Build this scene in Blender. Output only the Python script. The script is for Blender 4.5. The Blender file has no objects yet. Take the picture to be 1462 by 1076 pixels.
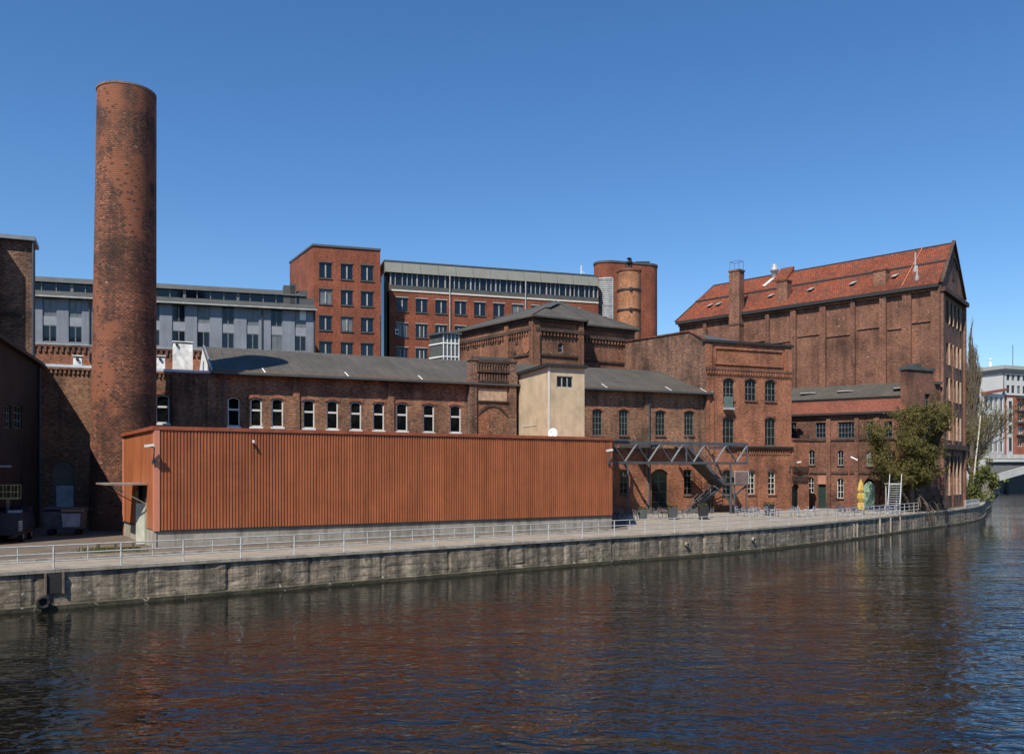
import bpy, math, random
from mathutils import Vector, Matrix, noise
random.seed(7)
R = math.radians
C = bpy.context.scene.collection
S = bpy.context.scene

# ------------------------------------------------------------------ camera, sky, sun, exposure
F, CX, HY, CZ = 1250.0, 731.0, 672.0, 6.6
cam = bpy.data.cameras.new('camera'); cam_o = bpy.data.objects.new('camera', cam); C.objects.link(cam_o)
cam_o.location = (0, 0, CZ); cam_o.rotation_euler = (R(90), 0, 0)
cam.sensor_width = 36; cam.lens = F / 1462 * 36; cam.shift_y = (HY - 538) / 1462
cam.clip_start = .5; cam.clip_end = 6000
S.camera = cam_o
SUN_AZ, SUN_EL = 26, 51            # azimuth: degrees left of the direction behind the camera
w = bpy.data.worlds.new('World'); S.world = w; w.use_nodes = True
nt = w.node_tree; bg = nt.nodes['Background']
sky = nt.nodes.new('ShaderNodeTexSky'); sky.sky_type = 'NISHITA'; sky.sun_disc = False
sky.sun_elevation = R(SUN_EL); sky.sun_rotation = R(180 + SUN_AZ)
sky.air_density = 1.0; sky.dust_density = 0.1; sky.ozone_density = 4.6; sky.altitude = 0
hs = nt.nodes.new('ShaderNodeHueSaturation'); hs.inputs['Saturation'].default_value = 1.2; hs.inputs['Hue'].default_value = .503; nt.links.new(sky.outputs[0], hs.inputs['Color'])
nt.links.new(hs.outputs[0], bg.inputs[0]); bg.inputs[1].default_value = .115
sl = bpy.data.lights.new('sun', 'SUN'); so = bpy.data.objects.new('sun', sl); C.objects.link(so)
sl.energy = 5.0; sl.angle = R(.5); sl.color = (1, .93, .82)
sdir = Vector((-math.sin(R(SUN_AZ)) * math.cos(R(SUN_EL)), -math.cos(R(SUN_AZ)) * math.cos(R(SUN_EL)), math.sin(R(SUN_EL))))
so.rotation_euler = (-sdir).to_track_quat('-Z', 'Y').to_euler(); so.location = (-40, -60, 90)
S.view_settings.view_transform = 'Standard'; S.view_settings.look = 'None'
S.view_settings.exposure = .30; S.view_settings.gamma = 1
S.cycles.diffuse_bounces = 1; S.cycles.max_bounces = 8

# ------------------------------------------------------------------ helpers
def at(px, py, Y): return Vector(((px - CX) / F * Y, Y, CZ - (py - HY) / F * Y))
BASE = {}
def tag(o, label=None, cat=None, group=None, kind=None):
    if label: o['label'] = label
    if cat: o['category'] = cat
    if group: o['group'] = group
    if kind: o['kind'] = kind
    return o
def thing(name, label, cat, loc=(0, 0, 0), group=None, rz=0):
    o = bpy.data.objects.new(name, None); C.objects.link(o); o.empty_display_size = .3
    o.location = loc; o.rotation_euler = (0, 0, rz); BASE[o.name] = Vector(loc)
    return tag(o, label, cat, group)
def dup(o, parent=None):
    c = o.copy(); C.objects.link(c)
    if parent: c.parent = parent
    for ch in [x for x in bpy.data.objects if x.parent == o]: dup(ch, c)
    return c

SPLIT = {'pilaster', 'ledge', 'window_arch', 'clerestory_post', 'window_post', 'lintel', 'lit_jamb_strip', 'rooflight', 'roof_clip', 'mullion', 'wall_anchor',
         'string_course', 'cornice', 'corner_strip', 'treads', 'stringer', 'sunlit_lattice_bar', 'dark_lattice_bar', 'chord', 'hip_capping', 'downpipe', 'slats', 'bearers',
         'baluster', 'balcony', 'gable_pilaster', 'dark_coping', 'parapet_cap', 'verge_board', 'bracket', 'corner_pier', 'plinth', 'drip_edge', 'fascia_joint', 'knee_brace',
         'corner_bead', 'strap', 'stems', 'cross_beam', 'axle_mount', 'parapet', 'pier', 'roof_flashing', 'rail', 'girder_band', 'warning_stripes', 'hanging_roots', 'corbel_band', 'ladder_post'}
class MB:
    def __init__(s): s.v = []; s.f = []; s.m = []; s.uv = {}; s.marks = []
    def new(s): s.marks.append(len(s.f))
    def face(s, pts, m=0, uv=None):
        i = len(s.v); s.v += [Vector(p) for p in pts]; s.f.append(tuple(range(i, i + len(pts)))); s.m.append(m)
        if uv: s.uv[len(s.f) - 1] = uv
    def quad_prism(s, a, b, m=0):       # two loops of the same length -> closed solid
        n = len(a); i = len(s.v); s.v += [Vector(p) for p in a] + [Vector(p) for p in b]
        s.f.append(tuple(range(i + n - 1, i - 1, -1))); s.m.append(m)
        s.f.append(tuple(range(i + n, i + 2 * n))); s.m.append(m)
        for k in range(n):
            j = (k + 1) % n; s.f.append((i + k, i + j, i + n + j, i + n + k)); s.m.append(m)
    def box(s, lo, hi, m=0):
        (x0, y0, z0), (x1, y1, z1) = lo, hi
        s.quad_prism([(x0, y0, z0), (x1, y0, z0), (x1, y1, z0), (x0, y1, z0)], [(x0, y0, z1), (x1, y0, z1), (x1, y1, z1), (x0, y1, z1)], m)
    def fbox(s, fr, u0, u1, z0, z1, d0, d1, m=0):
        a = [fr.p(u0, z0, d1), fr.p(u1, z0, d1), fr.p(u1, z0, d0), fr.p(u0, z0, d0)]
        b = [fr.p(u0, z1, d1), fr.p(u1, z1, d1), fr.p(u1, z1, d0), fr.p(u0, z1, d0)]
        s.quad_prism(a, b, m)
    def bar(s, p, q, wd, ht=None, m=0):
        p, q = Vector(p), Vector(q); ht = ht or wd; d = (q - p)
        if d.length < 1e-6: return
        d.normalize(); up = Vector((0, 0, 1)) if abs(d.z) < .95 else Vector((0, 1, 0))
        a = d.cross(up).normalized(); b = a.cross(d).normalized(); a *= wd / 2; b *= ht / 2
        s.quad_prism([p - a - b, p + a - b, p + a + b, p - a + b], [q - a - b, q + a - b, q + a + b, q - a + b], m)
    def tube(s, pts, rad, seg=6, m=0, cap=True):
        pts = [Vector(p) for p in pts]; n = len(pts); rad = rad if hasattr(rad, '__len__') else [rad] * n
        i = len(s.v)
        for k in range(n):
            d = (pts[min(k + 1, n - 1)] - pts[max(k - 1, 0)]).normalized()
            up = Vector((0, 0, 1)) if abs(d.z) < .9 else Vector((0, 1, 0))
            a = d.cross(up).normalized(); b = a.cross(d)
            for j in range(seg):
                t = 2 * math.pi * j / seg; s.v.append(pts[k] + (a * math.cos(t) + b * math.sin(t)) * rad[k])
        for k in range(n - 1):
            for j in range(seg):
                j2 = (j + 1) % seg
                s.f.append((i + k * seg + j, i + k * seg + j2, i + (k + 1) * seg + j2, i + (k + 1) * seg + j)); s.m.append(m)
        if cap:
            s.f.append(tuple(i + j for j in range(seg))[::-1]); s.m.append(m)
            s.f.append(tuple(i + (n - 1) * seg + j for j in range(seg))); s.m.append(m)
    def lathe(s, c, prof, seg=64, m=0, axis2=None):   # prof: (radius, z, dx) list; uv = arc length, z
        i = len(s.v)
        r0 = max(p[0] for p in prof)
        for p in prof:
            for j in range(seg + 1):
                t = 2 * math.pi * j / seg
                s.v.append(Vector((c[0] + (p[2] if len(p) > 2 else 0) + p[0] * math.cos(t), c[1] + p[0] * math.sin(t), p[1])))
        L = 0
        for k in range(len(prof) - 1):
            L2 = L + math.hypot(prof[k + 1][0] - prof[k][0], prof[k + 1][1] - prof[k][1])
            for j in range(seg):
                a = i + k * (seg + 1) + j
                s.f.append((a, a + 1, a + seg + 2, a + seg + 1)); s.m.append(m)
                u0, u1 = 2 * math.pi * r0 * j / seg, 2 * math.pi * r0 * (j + 1) / seg
                s.uv[len(s.f) - 1] = [(u0, L), (u1, L), (u1, L2), (u0, L2)]
            L = L2
    def pieces(s):                      # separate bodies of this mesh, by marks or by connected faces
        if s.marks:
            ids = []; k = -1; mk = set(s.marks)
            for i in range(len(s.f)):
                if i in mk: k += 1
                ids.append(max(k, 0))
        else:
            par = list(range(len(s.v)))
            def root(a):
                while par[a] != a: par[a] = par[par[a]]; a = par[a]
                return a
            for f in s.f:
                for v in f[1:]: par[root(v)] = root(f[0])
            ids = [root(f[0]) for f in s.f]
        out = {}
        for i, g in enumerate(ids): out.setdefault(g, []).append(i)
        return list(out.values())
    def build(s, name, mats, parent=None, base=None, smooth=False):
        if name in SPLIT and parent is not None:
            ps = s.pieces()
            if 1 < len(ps) <= 100:
                for p in ps:
                    q = MB(); mp = {}
                    for i in p:
                        for v in s.f[i]:
                            if v not in mp: mp[v] = len(q.v); q.v.append(s.v[v])
                        q.f.append(tuple(mp[v] for v in s.f[i])); q.m.append(s.m[i])
                        if i in s.uv: q.uv[len(q.f) - 1] = s.uv[i]
                    o = q.mesh(name, mats, parent, base, smooth)
                return o
        return s.mesh(name, mats, parent, base, smooth)
    def mesh(s, name, mats, parent=None, base=None, smooth=False):
        me = bpy.data.meshes.new(name)
        off = BASE[parent.name] if parent is not None else Vector(base) if base is not None else Vector((0, 0, 0))
        me.from_pydata([v - off for v in s.v], [], s.f)
        for mt in (mats if isinstance(mats, (list, tuple)) else [mats]): me.materials.append(mt)
        me.polygons.foreach_set('material_index', s.m)
        if smooth: me.polygons.foreach_set('use_smooth', [True] * len(s.f))
        uvl = me.uv_layers.new(name='UVMap').data
        me.update()
        for p in me.polygons:
            cu = s.uv.get(p.index)
            if cu:
                for k, li in enumerate(p.loop_indices): uvl[li].uv = cu[k]
                continue
            n = p.normal
            t = Vector((-n.y, n.x, 0))
            t = t.normalized() if t.length > 1e-3 else Vector((1, 0, 0))
            b = n.cross(t)
            for li, vi in zip(p.loop_indices, p.vertices):
                q = s.v[vi]; uvl[li].uv = (q.dot(t), q.dot(b))
        o = bpy.data.objects.new(name, me); C.objects.link(o)
        if parent is not None: o.parent = parent; BASE[o.name] = off
        else: o.location = off; BASE[o.name] = off
        return o

class Fr:                              # a vertical wall plane: u along it, z up, d outward
    def __init__(s, p0, p1):
        s.o = Vector((p0[0], p0[1])); e = Vector((p1[0], p1[1])) - s.o; s.L = e.length; s.w = e / s.L; s.n = Vector((s.w.y, -s.w.x))
    def p(s, u, z, d=0): q = s.o + s.w * u + s.n * d; return Vector((q.x, q.y, z))
    def u(s, px, d=0):
        k = (px - CX) / F; o = s.o + s.n * d
        return (k * o.y - o.x) / (s.w.x - k * s.w.y)
    def z(s, px, py, d=0):
        q = s.o + s.w * s.u(px, d) + s.n * d; return CZ - (py - HY) / F * q.y
    def off(s, d): a = s.o + s.n * d; return Fr(a, a + s.w * s.L)
    def side(s, u, depth, flip=False):  # wall going back from u; its outward side is right (or left when flip)
        a = s.o + s.w * u; b = a - s.n * depth
        return Fr(b, a) if flip else Fr(a, b)

def arch_pts(a, b, zt, rise, n=8):
    h = (b - a) / 2; out = []
    for k in range(n + 1):
        t = -1 + 2 * k / n
        if rise >= h * .95: y = zt - rise + rise * math.sqrt(max(0, 1 - t * t))
        else: y = zt - rise * t * t
        out.append((a + (t + 1) * h, y))
    return out
def wall(mb, fr, u0, u1, z0, z1, ops=(), dep=.3, m=0, d=0, mr=None):
    ops = [tuple(o) + (0,) * (5 - len(o)) for o in ops]; mr = m if mr is None else mr
    us = sorted({round(x, 4) for x in [u0, u1] + [o[0] for o in ops] + [o[1] for o in ops] if u0 - 1e-4 <= x <= u1 + 1e-4})
    zs = sorted({round(x, 4) for x in [z0, z1] + [o[2] for o in ops] + [o[3] for o in ops] if z0 - 1e-4 <= x <= z1 + 1e-4})
    for i in range(len(us) - 1):
        run = None
        cells = []
        for k in range(len(zs) - 1):
            cu, cz = (us[i] + us[i + 1]) / 2, (zs[k] + zs[k + 1]) / 2
            hole = any(o[0] < cu < o[1] and o[2] < cz < o[3] for o in ops)
            if hole:
                if run: cells.append(run); run = None
            else: run = (run[0], zs[k + 1]) if run else (zs[k], zs[k + 1])
        if run: cells.append(run)
        for a, b in cells: mb.face([fr.p(us[i], a, d), fr.p(us[i + 1], a, d), fr.p(us[i + 1], b, d), fr.p(us[i], b, d)], m)
    for a, b, zb, zt, rise in ops:
        loop = [(a, zb), (b, zb)]
        if rise:
            ap = arch_pts(a, b, zt, rise)
            for k in range(len(ap) - 1):
                (x0, y0), (x1, y1) = ap[k], ap[k + 1]
                mb.face([fr.p(x0, y0, d), fr.p(x1, y1, d), fr.p(x1, zt, d), fr.p(x0, zt, d)], m)
            loop += ap[::-1]
        else: loop += [(b, zt), (a, zt)]
        for k in range(len(loop)):
            (x0, y0), (x1, y1) = loop[k], loop[(k + 1) % len(loop)]
            mb.face([fr.p(x1, y1, d), fr.p(x0, y0, d), fr.p(x0, y0, d - dep), fr.p(x1, y1, d - dep)], mr)
def rest(mb, fr, u0, u1, z0, z1, depth, m=0, d=0):   # the other three walls of a block
    a, b, c, e = fr.p(u0, 0, d), fr.p(u1, 0, d), fr.p(u1, 0, -depth), fr.p(u0, 0, -depth)
    Z = Vector((0, 0, 1))
    for p, q in ((b, c), (c, e), (e, a)): mb.face([p + Z * z0, q + Z * z0, q + Z * z1, p + Z * z1], m)
def flat(mb, fr, u0, u1, z, depth, m=0, d=0):
    mb.face([fr.p(u0, z, d), fr.p(u1, z, d), fr.p(u1, z, -depth), fr.p(u0, z, -depth)], m)
WR = random.Random(19)
def window(parent, fr, op, dep, cols, rows, fmat, pmat, fw=.07, bw=.04, sill=None, d=0, hs=None, vs=None, name='window', label=None):
    a, b, zb, zt, rise = tuple(op) + (0,) * (5 - len(op))
    D = d - dep; mb = MB(); e = .004
    a += e; b -= e; zb += e; zt -= e
    mb.fbox(fr, a, a + fw, zb, zt - rise, D, D + .07); mb.fbox(fr, b - fw, b, zb, zt - rise, D, D + .07)
    mb.fbox(fr, a + fw, b - fw, zb, zb + fw, D, D + .07)
    ap = arch_pts(a, b, zt, rise) if rise else [(a, zt), (b, zt)]
    if rise:
        for k in range(len(ap) - 1):
            (x0, y0), (x1, y1) = ap[k], ap[k + 1]
            A = [fr.p(x0, y0 - fw, D), fr.p(x1, y1 - fw, D), fr.p(x1, y1, D), fr.p(x0, y0, D)]
            B = [fr.p(x0, y0 - fw, D + .07), fr.p(x1, y1 - fw, D + .07), fr.p(x1, y1, D + .07), fr.p(x0, y0, D + .07)]
            mb.quad_prism(A, B)
    else: mb.fbox(fr, a + fw, b - fw, zt - fw, zt, D, D + .07)
    def top(x):
        if not rise: return zt
        t = (x - (a + b) / 2) / ((b - a) / 2); return zt - rise * t * t
    for t in (vs or [i / cols for i in range(1, cols)]):
        x = a + (b - a) * t; mb.fbox(fr, x - bw / 2, x + bw / 2, zb + fw, top(x) - fw, D + .005, D + .06)
    for t in (hs or [i / rows for i in range(1, rows)]):
        z = zb + (zt - rise * .5 - zb) * t; mb.fbox(fr, a + fw, b - fw, z - bw / 2, z + bw / 2, D + .008, D + .064)
    f = mb.build(name, fmat, parent)
    if label: f['label'] = label
    g = MB(); g.face([fr.p(x, z, D + .02) for x, z in [(a, zb), (b, zb)] + ap[::-1]]); g.build('pane', BLIND if pmat is GLASS_B and WR.random() < .16 else pmat, f)
    if sill:
        sb = MB(); sb.fbox(fr, a - .1, b + .1, zb - .16, zb - .012, d + .003, d + .12); sb.build('sill', sill, f)
    return f

# ------------------------------------------------------------------ materials
class N:
    def __init__(s, name):
        s.mat = bpy.data.materials.new(name); s.mat.use_nodes = True; s.t = s.mat.node_tree; s.b = s.t.nodes['Principled BSDF']
    def n(s, typ, **kw):
        x = s.t.nodes.new('ShaderNode' + typ)
        for k, v in kw.items():
            if hasattr(x, k): setattr(x, k, v)
            else: x.inputs[k.replace('_', ' ')].default_value = v
        return x
    def l(s, a, b): s.t.links.new(a, b)
    def pos(s, sc=(1, 1, 1)):
        g = s.n('NewGeometry'); m = s.n('Mapping'); m.inputs['Scale'].default_value = sc; s.l(g.outputs['Position'], m.inputs['Vector']); return m.outputs[0]
    def uv(s, sc=(1, 1, 1)):
        g = s.n('UVMap'); m = s.n('Mapping'); m.inputs['Scale'].default_value = sc; s.l(g.outputs[0], m.inputs['Vector']); return m.outputs[0]
    def noise(s, vec, scale, detail=4, rough=.6, dist=0):
        x = s.n('TexNoise', Scale=scale, Detail=detail, Roughness=rough, Distortion=dist); s.l(vec, x.inputs['Vector']); return x.outputs['Fac']
    def ramp(s, fac, *stops):
        x = s.n('ValToRGB'); el = x.color_ramp.elements
        while len(el) < len(stops): el.new(.5)
        for e, (p, c) in zip(el, stops):
            e.position = p; e.color = (c, c, c, 1) if not hasattr(c, '__len__') else (*c, 1)
        s.l(fac, x.inputs[0]); return x.outputs[0]
    def mix(s, a, b, fac, mode='MIX'):
        x = s.n('Mix', data_type='RGBA', blend_type=mode)
        for v, i in ((fac, 0), (a, 6), (b, 7)):
            if hasattr(v, 'links'): s.l(v, x.inputs[i])
            else: x.inputs[i].default_value = v if i == 0 else (*v, 1) if hasattr(v, '__len__') else (v, v, v, 1)
        return x.outputs[2]
    def bump(s, h, strength, dist=.02, prev=None):
        x = s.n('Bump', Strength=strength, Distance=dist); s.l(h, x.inputs['Height'])
        if prev: s.l(prev, x.inputs['Normal'])
        return x.outputs[0]
    def out(s, col, rough=.8, bump=None, metal=0, spec=None):
        if hasattr(col, 'links'): s.l(col, s.b.inputs['Base Color'])
        else: s.b.inputs['Base Color'].default_value = (*col, 1)
        if hasattr(rough, 'links'): s.l(rough, s.b.inputs['Roughness'])
        else: s.b.inputs['Roughness'].default_value = rough
        s.b.inputs['Metallic'].default_value = metal
        if spec is not None: s.b.inputs['Specular IOR Level'].default_value = spec
        if bump: s.l(bump, s.b.inputs['Normal'])
        return s.mat

BK = 1.22
def brick(name, c1, c2, mort, bw=.36, rh=.16, spot=.0, spotc=(.46, .33, .24), soot=.55, bumpk=.6, ms=.03, patch=None, hole=0, bands=False):
    k = N(name); uv = k.uv(); p = k.pos(); c1 = [x * BK * t for x, t in zip(c1, (1.04, 1, .8))]; c2 = [x * BK * t for x, t in zip(c2, (1.04, 1, .8))]; mort = [x * BK for x in mort]
    wob = k.noise(p, 2.5, 2)
    add = k.n('VectorMath', operation='MULTIPLY_ADD'); k.l(wob, add.inputs[0]); add.inputs[1].default_value = (.05, .05, 0); k.l(uv, add.inputs[2])
    b = k.n('TexBrick', Scale=1.0, Mortar_Size=ms, Mortar_Smooth=.3, Bias=0, Brick_Width=bw, Row_Height=rh)
    b.inputs['Color1'].default_value = (*c1, 1); b.inputs['Color2'].default_value = (*c2, 1); b.inputs['Mortar'].default_value = (*mort, 1)
    k.l(add.outputs[0], b.inputs['Vector'])
    col = b.outputs['Color']
    fine = k.ramp(k.noise(k.uv((1 / bw, 1 / rh, 1)), 1.0, 2, .7), (.3, .4), (.5, 1), (.72, 1.75))
    col = k.mix(col, fine, .85, 'MULTIPLY')
    big = k.ramp(k.noise(p, .33, 5, .62), (.32, soot * .8), (.5, .92), (.68, 1.25))
    col = k.mix(col, big, 1, 'MULTIPLY')
    streak = k.ramp(k.noise(k.pos((1.1, 1.1, .1)), 1.0, 4, .6), (.34, soot), (.52, 1.0))
    col = k.mix(col, streak, .8, 'MULTIPLY')
    if bands:                           # firing bands, and soot that washed down from the mouth
        col = k.mix(col, k.ramp(k.noise(k.pos((.04, .04, .42)), 1, 4, .7), (.34, .62), (.5, 1), (.66, 1.22)), 1, 'MULTIPLY')
        sx = k.n('SeparateXYZ'); k.l(k.pos(), sx.inputs[0]); sn = k.n('Math', operation='MULTIPLY_ADD'); k.l(k.noise(k.pos((1.2, 1.2, .12)), 1, 4, .6), sn.inputs[0]); sn.inputs[1].default_value = 14; k.l(sx.outputs[2], sn.inputs[2])
        mr = k.n('MapRange'); k.l(sn.outputs[0], mr.inputs[0]); mr.inputs[1].default_value = 38; mr.inputs[2].default_value = 49
        col = k.mix(col, (.045, .03, .024), k.ramp(mr.outputs[0], (0, 0), (1, .75)))
        col = k.mix(col, (.42, .31, .24), k.ramp(k.noise(k.pos((1.6, 1.6, .3)), 1.1, 5, .8, 1.2), (.66, 0), (.70, .6)))
    if patch:
        col = k.mix(col, patch, k.ramp(k.noise(p, .21, 3, .5), (.54, 0), (.6, .8)))
    if hole:
        v = k.n('TexVoronoi', Scale=1.0, feature='F1'); k.l(k.uv((1.75, 3.3, 1)), v.inputs['Vector'])
        msk = k.ramp(k.noise(p, .3, 2), (.42, 0), (.55, hole))
        hd = k.ramp(v.outputs['Distance'], (.22, 1), (.38, 0))
        hm = k.n('Math', operation='MULTIPLY'); k.l(msk, hm.inputs[0]); k.l(hd, hm.inputs[1])
        col = k.mix(col, (.035, .018, .012), hm.outputs[0])
    if spot:
        col = k.mix(col, spotc, k.ramp(k.noise(p, 1.9, 3, .75, .4), (.66, 0), (.7, spot)))
        col = k.mix(col, (.035, .02, .016), k.ramp(k.noise(p, 1.3, 4, .7), (.64, 0), (.72, .8)))
    h = k.mix(b.outputs['Fac'], k.noise(p, 6, 3, .7), .45)
    return k.out(col, .88, k.bump(h, bumpk, -.035))

BR_HALL = brick('hall_brick', (.235, .092, .047), (.125, .052, .033), (.20, .13, .085), spot=.7, soot=.45)
BR_TOWR = brick('orange_red_brick', (.285, .090, .042), (.225, .068, .034), (.22, .12, .075), spot=.3, soot=.62)
BR_CHIM = brick('chimney_brick', (.27, .090, .045), (.12, .042, .026), (.075, .042, .03), bw=.34, rh=.165, ms=.036, spot=.65, soot=.45, hole=.8, bands=True, bumpk=.9, patch=(.25, .088, .042))
BR_WARE = brick('warehouse_brick', (.165, .062, .037), (.115, .045, .03), (.17, .10, .07), spot=.75, soot=.5)
BR_GABL = brick('sooty_gable_brick', (.20, .080, .05), (.135, .055, .038), (.15, .095, .07), spot=.3, soot=.6)
BR_PAVI = brick('pavilion_brick', (.21, .078, .04), (.13, .052, .032), (.14, .085, .055), spot=.3, soot=.55)
BR_ROUGH = brick('rough_gable_brick', (.185, .078, .05), (.09, .045, .034), (.19, .13, .095), bw=.45, rh=.2, ms=.035, spot=.7, soot=.42)
BR_LOW = brick('brown_red_brick', (.155, .055, .034), (.11, .04, .028), (.15, .09, .065), spot=.4, soot=.5)
BR_DARK = brick('deep_shade_brick', (.026, .015, .012), (.018, .011, .009), (.022, .017, .014), spot=.06, soot=.5)  # near-black because the left wing's deep shade is put into the colour
BR_SOOT = brick('sooty_trim_brick', (.075, .038, .027), (.05, .028, .021), (.06, .042, .033), spot=.2, soot=.6)
BR_MOD = brick('smooth_red_brick', (.185, .052, .028), (.16, .045, .025), (.155, .055, .036), soot=.88, bumpk=.1, ms=.012)
BR_SILO = brick('pale_orange_brick', (.34, .125, .055), (.25, .095, .045), (.25, .15, .09), spot=.15, soot=.7, spotc=(.2, .09, .05))
BR_FAR = brick('far_red_brick', (.28, .075, .04), (.25, .065, .035), (.22, .1, .07), soot=.9, bumpk=.05)

def simple(name, c, rough=.6, metal=0, var=.25, sc=1.5, bumpk=0, spec=None, streak=0, sheet=0):
    k = N(name); p = k.pos()
    col = k.mix(c, k.ramp(k.noise(p, sc, 5, .65), (.3, 1 - var), (.7, 1 + var)), 1, 'MULTIPLY')
    if sheet:                           # sheets of slightly different age, with rusty dirt that ran down
        b = k.n('TexBrick', Scale=1.0, Mortar_Size=.012, Mortar_Smooth=.1, Brick_Width=sheet, Row_Height=40, offset=0); b.inputs['Color1'].default_value = (1.06, 1.05, 1.04, 1); b.inputs['Color2'].default_value = (.86, .84, .82, 1); b.inputs['Mortar'].default_value = (.6, .55, .5, 1); k.l(k.uv(), b.inputs['Vector'])
        col = k.mix(col, b.outputs['Color'], 1, 'MULTIPLY')
        col = k.mix(col, (.12, .04, .02), k.ramp(k.noise(k.pos((3, 3, .22)), 1, 5, .7), (.60, 0), (.74, .6)))
        col = k.mix(col, (.45, .22, .14), k.ramp(k.noise(p, 1.4, 5, .75), (.64, 0), (.75, .45)))
    if streak: col = k.mix(col, k.ramp(k.noise(k.pos((2.2, 2.2, .16)), 1, 4), (.35, 1 - streak), (.55, 1)), 1, 'MULTIPLY')
    return k.out(col, rough, k.bump(k.noise(p, sc * 6, 3), bumpk, .02) if bumpk else None, metal, spec)
GLASS = N('dark_window_glass'); GLASS = GLASS.out(GLASS.mix((.004, .005, .005), (.012, .013, .012), GLASS.ramp(GLASS.noise(GLASS.pos(), .8, 2), (.5, 0), (.65, 1))), .08, None, 0, .22)
BLIND = simple('pale_blind_behind_glass', (.13, .14, .145), .25, var=.3, sc=.5)
GLASS_B = N('blue_window_glass').out((.007, .012, .020), .06, None, 0, .45)
FR_WHITE = simple('white_window_paint', (.62, .60, .55), .5, var=.15)
FR_GREY = simple('grey_window_paint', (.13, .14, .13), .5)
FR_LIGHT = simple('light_grey_frame', (.34, .34, .32), .5)
FR_DARK = simple('dark_frame', (.05, .052, .055), .5)
METAL_RED = simple('red_brown_sheet', (.395, .124, .047), .5, var=.14, sc=.5, streak=.22, sheet=.98)
METAL_TRIM = simple('pink_red_trim', (.58, .22, .135), .45, var=.08)
METAL_EDGE = simple('dark_red_edge', (.29, .078, .034), .5, var=.3)
STEEL = simple('galvanised_steel', (.42, .43, .42), .5, .1, var=.2, sc=3)
STEEL_D = simple('dark_grey_steel', (.075, .085, .095), .5, .2, var=.25)
IRON = simple('black_iron', (.02, .02, .02), .6)
ZINC = simple('zinc_sheet', (.22, .24, .26), .45, .2, var=.2)
ZINC_L = simple('pale_blue_zinc', (.55, .62, .68), .5, var=.15)
GREYCLAD = simple('blue_grey_cladding', (.185, .205, .235), .55, var=.15, sc=.6, streak=.18)
GREYROOF = simple('grey_sheet_roof', (.066, .069, .065), .6, var=.25, sc=.8)
FASCIA = simple('grey_green_fascia', (.165, .168, .145), .6, var=.12, sc=.5)
CREAM = simple('cream_band', (.60, .56, .47), .7, var=.12)
RENDER = simple('beige_render', (.52, .41, .265), .88, var=.22, sc=.6, bumpk=.15, streak=.12)
WHITE = simple('white_paint', (.74, .74, .71), .6, var=.12)
DIRTYW = simple('dirty_white_paint', (.72, .70, .66), .75, var=.4, sc=1.6)
TAR = simple('tar_edge', (.022, .022, .022), .7)
WOOD = simple('weathered_wood', (.17, .12, .085), .8, var=.35, sc=2.5)
DOORG = simple('dark_green_paint', (.012, .032, .024), .5)
GREEN = simple('sage_green_paint', (.22, .33, .235), .7, var=.12)
CONC = simple('grey_concrete', (.33, .295, .24), .9, var=.3, sc=.9, bumpk=.3, streak=.35)
YELLOW = simple('yellow_canvas', (.50, .34, .07), .85, var=.3, sc=3)
RUBBER = simple('black_rubber', (.012, .012, .012), .8)
def felt():
    k = N('grey_roof_felt'); p = k.pos(); uv = k.uv()
    b = k.n('TexBrick', Scale=1.0, Mortar_Size=.03, Mortar_Smooth=.2, Brick_Width=1.05, Row_Height=4.2, offset=.5)
    b.inputs['Color1'].default_value = (.080, .070, .056, 1); b.inputs['Color2'].default_value = (.064, .057, .047, 1); b.inputs['Mortar'].default_value = (.028, .028, .027, 1); k.l(uv, b.inputs['Vector'])
    col = k.mix(b.outputs['Color'], k.ramp(k.noise(p, .35, 5, .6), (.3, .74), (.7, 1.2)), 1, 'MULTIPLY')
    dash = k.n('TexBrick', Scale=1.0, Mortar_Size=.035, Mortar_Smooth=.1, Brick_Width=2.3, Row_Height=1.15, offset=.37)
    dash.inputs['Color1'].default_value = dash.inputs['Color2'].default_value = (0, 0, 0, 1); dash.inputs['Mortar'].default_value = (1, 1, 1, 1); k.l(uv, dash.inputs['Vector'])
    gate = k.ramp(k.noise(p, .55, 2), (.56, 0), (.6, .8)); g = k.n('Math', operation='MULTIPLY'); k.l(dash.outputs['Fac'], g.inputs[0]); k.l(gate, g.inputs[1])
    col = k.mix(col, (.03, .03, .028), g.outputs[0])
    return k.out(col, .85, k.bump(k.noise(p, 5, 3), .25, .02))
FELT = felt()
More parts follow.
